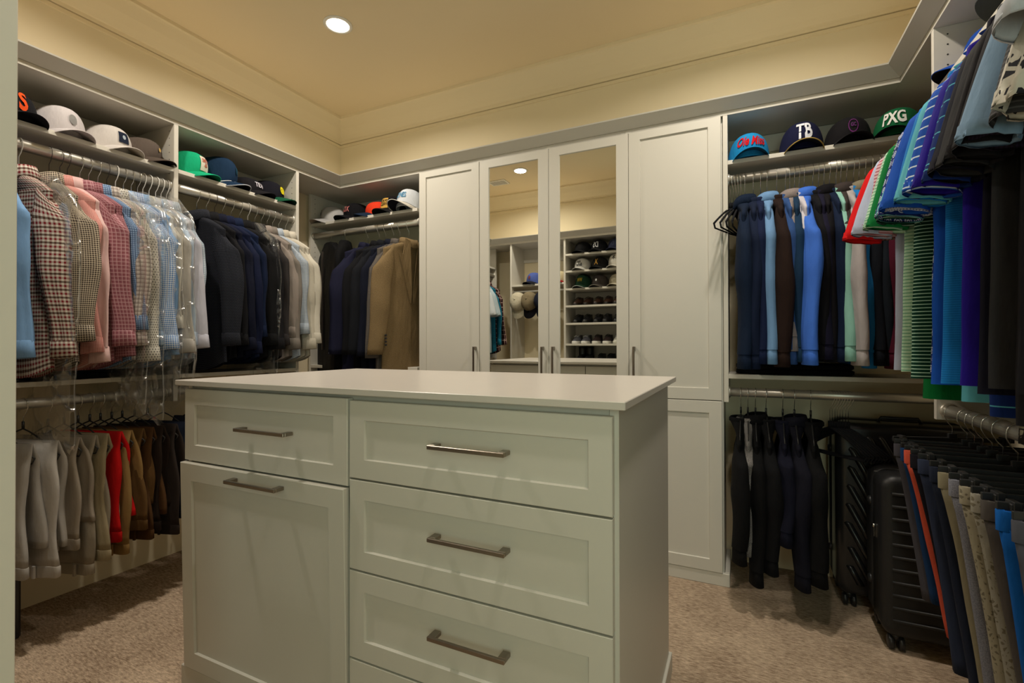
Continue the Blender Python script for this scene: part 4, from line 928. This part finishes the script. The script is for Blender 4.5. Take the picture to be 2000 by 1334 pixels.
    if badge:   # ring / disc emblem
        kind, R, bc = badge; b = MB()
        if kind == 'ring': b.loft([[wrap((r*math.cos(2*PI*k/20), r*math.sin(2*PI*k/20))) for k in range(20)] for r in (R, R*0.86)])
        else: b.loft([[wrap((r*math.cos(2*PI*k/20), r*math.sin(2*PI*k/20)*0.85)) for k in range(20)] for r in (R, R*0.5, 0.0001)])
        b.build('emblem', capmat(bc), t)
    return t
CZ0 = ST+0.0005; xs = -2.405
GL = 'caps on the left hat shelf'; GB = 'caps on the back hat shelves'; GR = 'caps on the right hat shelf'; GT = 'caps in the cubby tower'
cap('black cap with an orange letter at the left picture edge', (xs+0.02, 0.772, CZ0), 0.15, '#17161a', logo='S', lc='#e2501c', lsz=0.06, group=GL, bold=0.002)
cap('white cap with a grey ram emblem and curved bill', (xs, 0.925, CZ0), 0.10, '#cbc4c4', under='#c2b8b4', back='#a79a9a', badge=('disc', 0.014, '#8b8986'), logo=None, group=GL, h=0.116)
cap('white cap with a square navy patch', (xs, 1.085, CZ0), 0.20, '#cfc8c2', under='#c8bca6', patch=(0.044, 0.030, '#1c2436'), badge=('disc', 0.007, '#aab4be'), group=GL)
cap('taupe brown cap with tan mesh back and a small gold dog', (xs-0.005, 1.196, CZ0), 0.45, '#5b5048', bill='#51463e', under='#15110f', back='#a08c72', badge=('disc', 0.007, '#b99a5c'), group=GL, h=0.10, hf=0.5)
cap('bright green cap with a cream lettered patch', (xs, 1.395, CZ0), 0.45, '#12a877', under='#0c7d58', patch=(0.058, 0.042, '#d8cdbc'), logo='SMITH\n-M-', lc='#b7644e', lsz=0.016, group=GL, h=0.112, hf=0.5)
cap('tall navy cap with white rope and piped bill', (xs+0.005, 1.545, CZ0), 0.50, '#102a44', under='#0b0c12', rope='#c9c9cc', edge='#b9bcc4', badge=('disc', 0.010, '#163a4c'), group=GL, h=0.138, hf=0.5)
cap('black cap with pale lettering between the navy and green ones', (xs, 1.700, CZ0), 0.45, '#121014', logo='TEXAS', lc='#c9c4cc', lsz=0.03, group=GL, h=0.085)
cap('black cap with a yellow emblem and green bill', (xs, 1.835, CZ0), 0.45, '#100f18', bill='#0c4a30', under='#0a3524', logo='GPI', lc='#d8c818', lsz=0.032, group=GL, bold=0.003)
yb = 2.385; FB = -PI/2
cap('white cap with a small dark round emblem near the corner', (-2.44, yb, CZ0), FB-0.35, '#b9b6b4', under='#b09e8c', badge=('ring', 0.012, '#2a2020'), logo='o', lc='#2a2020', lsz=0.02, group=GB)
cap('black cap with a red and white stitched badge', (-2.25, yb+0.01, CZ0), FB-0.2, '#0c0c10', logo='SOX', lc='#c87a76', lsz=0.034, group=GB)
cap('blue cap with a bright orange-red front', (-2.05, yb, CZ0), FB-0.75, '#0f3a5c', frontc='#d83a1c', bill='#12243a', group=GB, h=0.09)
cap('black cap with a gold block-lettered badge', (-1.94, yb, CZ0), FB-0.1, '#0e0c0e', patch=(0.062, 0.042, '#d8a850'), logo='A PAWS\nCLEAN', lc='#1a120c', lsz=0.017, group=GB)
cap('white and navy cap with a broad piped bill beside the cabinet', (-1.79, yb-0.04, CZ0), FB-0.1, '#c9ccd0', bill='#c8c2b4', under='#12141e', edge='#cfccc4', rope='#b9bcc0', logo='JONES', lc='#3c86b0', lsz=0.028, group=GB, h=0.118, tilt=-0.14)
cap('bright turquoise cap with red script lettering', (0.035, yb-0.02, CZ0), FB+0.08, '#1b86c0', logo='Ole Miss', lc='#c8141c', lsz=0.036, shear=0.35, bold=0.0011, group=GB, under='#0d4a66')
cap('navy cap with two large white letters and gold bill edge', (0.235, yb-0.02, CZ0), FB+0.02, '#141736', logo='TB', lc='#dcdde4', lsz=0.056, bold=0.0018, group=GB, under='#16141a', edge='#b89a50', h=0.118)
cap('black cap with a purple ring emblem', (0.400, yb-0.01, CZ0), FB+0.05, '#131114', badge=('ring', 0.019, '#6a2a6c'), logo='GC', lc='#5a2a62', lsz=0.014, group=GB)
cap('kelly green cap with three white block letters', (0.565, yb-0.02, CZ0), FB-0.35, '#0c5a34', logo='PXG', lc='#e6e6e0', lsz=0.044, bold=0.0016, group=GB, under='#0a0c0c')
xr = 0.672; FR = PI
cap('blue and black cap at the far end of the right hat shelf', (xr+0.02, 1.83, CZ0), FR-0.1, '#0c3f96', under='#07070a', group=GR)
cap('cream cap behind the grey-brimmed one on the right shelf', (xr+0.06, 1.69, CZ0), FR, '#cbbf9e', group=GR)
cap('black cap with a grey stitched under-bill tipped upwards', (xr+0.03, 1.60, CZ0+0.01), FR-0.15, '#1c1d20', under='#3a3e40', group=GR, tilt=-0.35)
cap('dark cap nearest the camera on the right hat shelf', (xr+0.01, 1.40, CZ0), FR, '#15161a', group=GR)
# cubby tower rows (seen in the mirror), caps face +Y
rows = [(1.900, [(-1.345, 'plain black cap in the top cubby', dict(crown='#121214')), (-1.185, 'black cap with white monogram in the top cubby', dict(crown='#111216', logo='DS', lc='#c6c6c8', lsz=0.05)), (-1.025, 'dusty navy cap in the top cubby', dict(crown='#2b2f46', badge=('ring', 0.013, '#4a5064')))]),
        (1.742, [(-1.345, 'white script-lettered cap in the second cubby', dict(crown='#bcbab4', logo='Ace\nBarber', lc='#2a2a2c', lsz=0.024)), (-1.180, 'black cap with gold cross emblem in the second cubby', dict(crown='#141312', logo='X', lc='#b98a3c', lsz=0.05)), (-1.020, 'tall white cap with black star in the second cubby', dict(crown='#cfcabf', logo='*', lc='#141414', lsz=0.07, h=0.128))]),
        (1.576, [(-1.340, 'dark green cap with white-edged bill in the third cubby', dict(crown='#12301f', edge='#c8c8c0', logo='WW', lc='#b09a30', lsz=0.028, h=0.124)), (-1.180, 'charcoal brown cap with round white badge in the third cubby', dict(crown='#3a3430', edge='#8a8478', badge=('disc', 0.009, '#c8c8c8'))), (-1.015, 'beige cap with pale bill in the third cubby', dict(crown='#9c937c', bill='#b8b09c', badge=('ring', 0.012, '#5a543c')))])]
for z, lst in rows:
    for x, lab, kw in lst: cap(lab, (x, 0.155, z+0.0005), PI/2+0.15, group=GT, **kw)
zz = 1.6385
cap('periwinkle blue cap with dark bill on the front bay shelf', (-1.835, 0.165, zz), PI/2+0.25, '#4a5a9c', bill='#14141c', badge=('disc', 0.013, '#7a3a3c'), group='caps in the front wall bay')
cap('turquoise printed cap beside the periwinkle one', (-1.70, 0.15, zz), PI/2-0.1, '#1e6a8c', logo='~', lc='#a9d8e0', lsz=0.06, group='caps in the front wall bay')
cap('cream and red cap at the right of the front bay shelf', (-1.575, 0.15, zz), PI/2, '#c9bb98', bill='#8c1416', group='caps in the front wall bay')
# caps hung from the thin rod, opening upwards, bill down
cap('white cap hung by its strap from the thin rod', (-1.955, 0.285, 1.462), PI/2, '#bfb6a0', group='caps hung from the thin rod', tilt=1.35, h=0.10)
cap('khaki cap with black bill hung from the thin rod', (-1.835, 0.285, 1.462), PI/2, '#7d7058', bill='#14121a', group='caps hung from the thin rod', tilt=1.35, h=0.10)
cap('dark navy cap hung third along the thin rod', (-1.700, 0.285, 1.462), PI/2, '#191c2c', group='caps hung from the thin rod', tilt=1.35, h=0.10)

# ------------------------------------------------------------------ shoes in the cubby tower
def shoe_proto(mats):
    up, so, la = mats; parts = []
    L, W = 0.25, 0.042
    def outline(s, z, k=1.0):
        pts = []
        for j in range(22):
            a = 2*PI*j/22; x = math.cos(a); y = math.sin(a); w_ = W*(1.0 if x > 0 else 0.82)*(1-0.12*math.exp(-((x+0.1)/0.3)**2))
            pts.append((L/2*x*s, w_*y*s*k, z))
        return pts
    b = MB(); b.loft([outline(0.98, 0), outline(1.0, 0.006), outline(1.0, 0.020), outline(0.97, 0.024)], cap0=True, cap1=True); parts.append(('sole', b.mesh('sole', so)))
    b = MB(); rings = []
    for i in range(9):
        t = i/8; z = 0.022+0.062*t; xe = -L/2*0.95; xf = L/2*0.96-0.15*t**1.3; cx = (xe+xf)/2; a = (xf-xe)/2; bb = W*(0.96-0.36*t)
        rings.append([(cx+a*math.cos(2*PI*j/22), bb*math.sin(2*PI*j/22), z-0.012*t*(1 if math.cos(2*PI*j/22) > 0 else 0)*0) for j in range(22)])
    rings.append([(p[0]*0.9-0.004, p[1]*0.72, p[2]-0.02) for p in rings[-1]])
    b.loft(rings, cap0=True, cap1=True); parts.append(('upper', b.mesh('upper', up)))
    b = MB()
    for k in range(4): b.tube([(0.045-0.018*k, -0.022, 0.062+0.006*k), (0.047-0.018*k, 0, 0.071+0.006*k), (0.045-0.018*k, 0.022, 0.062+0.006*k)], 0.0022, 5)
    parts.append(('laces', b.mesh('laces', la))); return parts
SP = {k: shoe_proto(tuple(plain('shoe_'+k+str(i), c, 0.4 if 'dress' in k else 0.7) for i, c in enumerate(v))) for k, v in {
    'dress_brown': ((0.06, 0.025, 0.015), (0.02, 0.015, 0.012), (0.03, 0.02, 0.015)), 'dress_black': ((0.012, 0.012, 0.015), (0.01, 0.01, 0.01), (0.01, 0.01, 0.01)),
    'grey_runner': ((0.10, 0.10, 0.12), (0.72, 0.70, 0.66), (0.4, 0.4, 0.4)), 'dark_runner': ((0.03, 0.015, 0.015), (0.70, 0.68, 0.62), (0.02, 0.02, 0.02)), 'white_sneaker': ((0.6, 0.58, 0.52), (0.6, 0.58, 0.5), (0.5, 0.5, 0.48))}.items()}
def shoe(kind, x, z, label, group, rz=PI/2, y=0.135):
    t = thing('shoe', label, 'shoe', (x, y, z+0.0005), rz=rz, group=group)
    for nm, me in SP[kind]: link(nm, me, t)
    return t
side = ('left', 'right')
for i, x in enumerate((-1.40, -1.305, -1.205, -1.11, -1.02, -0.93)):
    shoe('dress_brown', x, 1.416, ['dark brown leather dress shoe in the fourth cubby' ][0], 'brown dress shoes in the fourth cubby')
for i, x in enumerate((-1.40, -1.31, -1.205, -1.12, -1.02, -0.93)): shoe('dress_black', x, 1.252, 'black leather shoe in the fifth cubby', 'black shoes in the fifth cubby')
for i, x in enumerate((-1.41, -1.32)): shoe('grey_runner', x, 1.058, 'grey running shoe with white sole in the sixth cubby', 'grey runners in the sixth cubby')
for i, x in enumerate((-1.215, -1.115)): shoe('dark_runner', x, 1.058, 'dark running shoe with thick pale sole in the sixth cubby', 'dark runners in the sixth cubby')
for i, x in enumerate((-1.02, -0.93)): shoe('white_sneaker', x, 1.058, 'cream sneaker at the end of the sixth cubby', 'cream sneakers in the sixth cubby')
for i, x in enumerate((-1.18, -1.09, -0.99, -0.90)): shoe('dress_black', x, 0.880, 'low black shoe in the seventh cubby', 'black shoes in the seventh cubby')
for i, x in enumerate((-1.375, -1.30)):
    t = thing('boot', 'tall black boot in the seventh cubby', 'boot', (x, 0.14, 0.8805), rz=PI/2, group='black boots in the seventh cubby')
    for nm, me in SP['dress_black'][:2]: link(nm, me, t)
    MB().loft([[(-0.055+0.045*math.cos(2*PI*j/16)*s, 0.036*math.sin(2*PI*j/16)*s, z) for j in range(16)] for z, s in ((0.03, 1.1), (0.08, 0.95), (0.12, 0.95), (0.15, 1.05), (0.15, 0.9), (0.1, 0.85))]).build('shaft', BLKPL, t)

# ------------------------------------------------------------------ suitcases in the back right corner
SHELL = plain('black_polycarbonate', (0.013, 0.013, 0.014), 0.28, spec=0.5); SHELL2 = plain('black_matte_shell', (0.012, 0.012, 0.013), 0.45, spec=0.4)
def suitcase(label, x0, x1, y0, y1, zt, style, rz=0.0):
    ox, oy = (x0+x1)/2, (y0+y1)/2; t = thing('suitcase', label, 'suitcase', (ox, oy, 0), rz=rz); W, D = (x1-x0)/2, (y1-y0)/2; zb = 0.052
    def rr(z, s, y_0, y_1, r=0.035):
        return None
    def slab(y_a, y_b, name, sgn):
        b = MB(); n = 6; rings = []; r = 0.045
        def rect(inset, y):
            pts = []
            for cx, cz, a0 in ((W-r, zb+r, -PI/2), (W-r, zt-r, 0), (-W+r, zt-r, PI/2), (-W+r, zb+r, PI)):
                for k in range(n+1):
                    a = a0+PI/2*k/n; R = r-inset if inset < r*0.9 else r*0.1
                    pts.append((cx+R*math.cos(a), y, cz+R*math.sin(a)))
            return pts
        seq = [(0.0, y_a), (0.0, y_b-sgn*0.022), (0.006, y_b-sgn*0.009), (0.018, y_b-sgn*0.002), (0.032, y_b)]
        rings = [rect(i, y) for i, y in seq]
        if sgn > 0: rings = [q[::-1] for q in rings]
        b.loft(rings, cap0=True, cap1=True); return b.build(name, SHELL if style == 'diag' else SHELL2, t)
    front = slab(0.006, -D, 'front_shell', -1) if False else slab(-0.004, -D, 'front_shell', -1); slab(0.004, D, 'rear_shell', 1)
    b = MB(); b.box(-W+0.002, W-0.002, -0.004, 0.004, zb+0.01, zt-0.01, 0.003); b.build('zip_gusset', BLKPL, t)
    # raised ribs on the front shell, each one a piece
    if style == 'diag':
        y = -D-0.001
        for k in range(20):
            c = -W-0.36+k*0.040; pts = []
            for zz_ in (zb+0.04, zt-0.05):
                pts.append(zz_)
            # line: x = c + (zt-z)*0.55, clipped to the shell face
            za, zb_ = zb+0.045, zt-0.045; f_ = lambda z: c+(zt-z)*0.50
            zs_ = [za+(zb_-za)*q/24 for q in range(25)]; zs_ = [z for z in zs_ if -W+0.035 < f_(z) < W-0.035]
            if len(zs_) > 2:
                z0_, z1_ = zs_[0], zs_[-1]; q = MB(); q.loft([[(f_(z)-0.015*s, y+0.004, z), (f_(z)-0.007*s, y-0.008*s, z+0.001), (f_(z)+0.007*s, y-0.008*s, z+0.001), (f_(z)+0.015*s, y+0.004, z)] for z, s in ((z0_, 0.3), (z0_+0.02*(z1_-z0_), 1), (z1_-0.02*(z1_-z0_), 1), (z1_, 0.3))], cap0=True, cap1=True); q.build('rib', SHELL, t)
    else:
        for k in range(11):
            z = zb+0.06+k*(zt-zb-0.12)/10; q = MB(); q.tube([(-W+0.03, -D+0.001, z), (0, -D-0.001, z), (W-0.03, -D+0.001, z)], 0.006, 8); q.build('rib', SHELL2, t)
    for sx in (-1, 1):
        for sy in (-1, 1):
            cx, cy = sx*(W-0.045), sy*(D-0.035); wh = MB()
            wh.tube([(cx, cy, 0.058), (cx, cy, 0.035)], 0.014, 10); fo = wh.build('caster_fork', BLKPL, t)
            for s2 in (-1, 1):
                q = MB(); q.tube([(cx+s2*0.006, cy, 0.0245), (cx+s2*0.010, cy, 0.0245), (cx+s2*0.020, cy, 0.0245), (cx+s2*0.023, cy, 0.0245)], [0.019, 0.024, 0.024, 0.018], 18); q.build('wheel', BLKPL, fo)
    q = MB(); q.tube([(-0.07, -0.01, zt-0.004), (-0.06, -0.01, zt+0.016), (0.06, -0.01, zt+0.016), (0.07, -0.01, zt-0.004)], 0.007, 8); q.build('carry_handle', BLKPL, t)
    for z in (zb+0.13, zt-0.13): MB().lathe([(0, -0.004), (0.016, -0.004), (0.018, 0), (0.012, 0.008), (0, 0.009)], 14).build('side_foot', BLKPL, t, loc=(-W, D*0.35, z), rot=(0, -PI/2, 0))
    return t
suitcase('tall glossy black suitcase with diagonal ridges in the corner', 0.345, 0.800, 2.30, 2.53, 0.735, 'diag')
s2 = suitcase('smaller black carry-on suitcase with horizontal ribs standing in front', 0.432, 0.800, 2.03, 2.265, 0.60, 'ribs')
z = MB(); z.tube([(0, 0, 0.006), (0, 0, -0.006)], 0.006, 8); z.box(-0.0015, 0.0015, -0.003, 0.003, -0.04, -0.004); zo = z.build('zip_puller', CHROME, s2, loc=(-0.187, -0.03, 0.40)); zo['label'] = 'silver zip puller'
m = MB(); m.box(-0.03, 0.03, -0.003, 0.003, -0.012, 0.012, 0.001); o = m.build('luggage_tag', fabric('#b4121a', 'solid'), s2, loc=(-0.02, -0.02, 0.628), rot=(0.5, 0, 0.4)); o['label'] = 'red luggage tag'

# ------------------------------------------------------------------ small things on shelves and floor
m = MB(); m.box(0, 0.12, 0, 0.22, 0, 0.36, 0.008); m.box(0.012, 0.108, 0.012, 0.208, 0.355, 0.364, 0.002)
tag(m.build('storage_bin', BLKPL, loc=(-2.456, 0.585, 0)), 'tall black bin on the carpet at the left picture edge', 'bin')
WOODM = plain('brown_wood', (0.20, 0.09, 0.035), 0.45, var=0.25, scale=14)
t = thing('wooden_box', 'brown wooden box on the right wall middle shelf', 'box', (0.72, 1.30, SB+0.0005))
MB().box(-0.12, 0.12, -0.18, 0.18, 0, 0.055, 0.003).build('box_body', WOODM, t); MB().box(-0.123, 0.123, -0.183, 0.183, 0.056, 0.072, 0.003).build('lid', WOODM, t)
MB().box(-0.127, -0.1231, -0.012, 0.012, 0.045, 0.066, 0.001).build('clasp', CHROME, t)
t = thing('wooden_hanger_block', 'small triangular tan cedar block on the corner shelf', 'block', (-1.99, 2.33, SB+0.0005))
b = MB(); b.loft([[(-0.035, -0.01, 0), (0.035, -0.01, 0), (0.035, 0.01, 0), (-0.035, 0.01, 0)], [(-0.012, -0.01, 0.075), (0.018, -0.01, 0.075), (0.018, 0.01, 0.075), (-0.012, 0.01, 0.075)]], cap0=True, cap1=True, smooth=False); b.build('block', plain('cedar', (0.5, 0.33, 0.16), 0.6, var=0.1), t)
MB().loft([[(0.003+0.013*s*math.cos(2*PI*k/3+PI/2), -0.0101-e, 0.03+0.016*s*math.sin(2*PI*k/3+PI/2)) for k in range(3)] for s, e in ((1.0, 0.0), (1.0, 0.001))], cap0=True, cap1=True, smooth=False).build('cutout', HOLE, t)
def foldstack(label, loc, w, d, cols, n, rz=0, group=None):
    for i in range(n):
        f = folds(i*17+3); b = MB(); h = 0.022
        b.loft([ring(0, 0, 0, w*0.97, d*0.97, 30, 5, f, 0.004), ring(0, 0, 0.004, w, d, 30, 5, f, 0.005), ring(0, 0, h-0.006, w, d, 30, 5, f, 0.006), ring(0, 0, h, w*0.95, d*0.95, 30, 5, f, 0.004)], cap0=True, cap1=True)
        o = b.build('folded_jeans', fabric(cols[i % len(cols)], 'solid'), loc=(loc[0], loc[1], loc[2]+0.0006+i*0.0226), rot=(0, 0, rz))
        tag(o, label.format(['bottom', 'lower middle', 'upper middle', 'topmost'][i]), 'folded clothes', group)
foldstack('black folded jeans on the left middle shelf, {} of the stack', (-2.43, 0.97, SB), 0.12, 0.15, ['#0b0b0e'], 4, group='folded jeans on the left shelf')
foldstack('slate grey folded trousers on the left middle shelf, {} of the stack', (-2.42, 1.20, SB), 0.115, 0.07, ['#2a2d38', '#23262f'], 3, group='folded trousers on the left shelf')
foldstack('black folded sweater on the back right middle shelf, {} of the stack', (0.20, 2.43, SB), 0.22, 0.12, ['#0b0a0b'], 2, group='folded sweaters on the back right shelf')
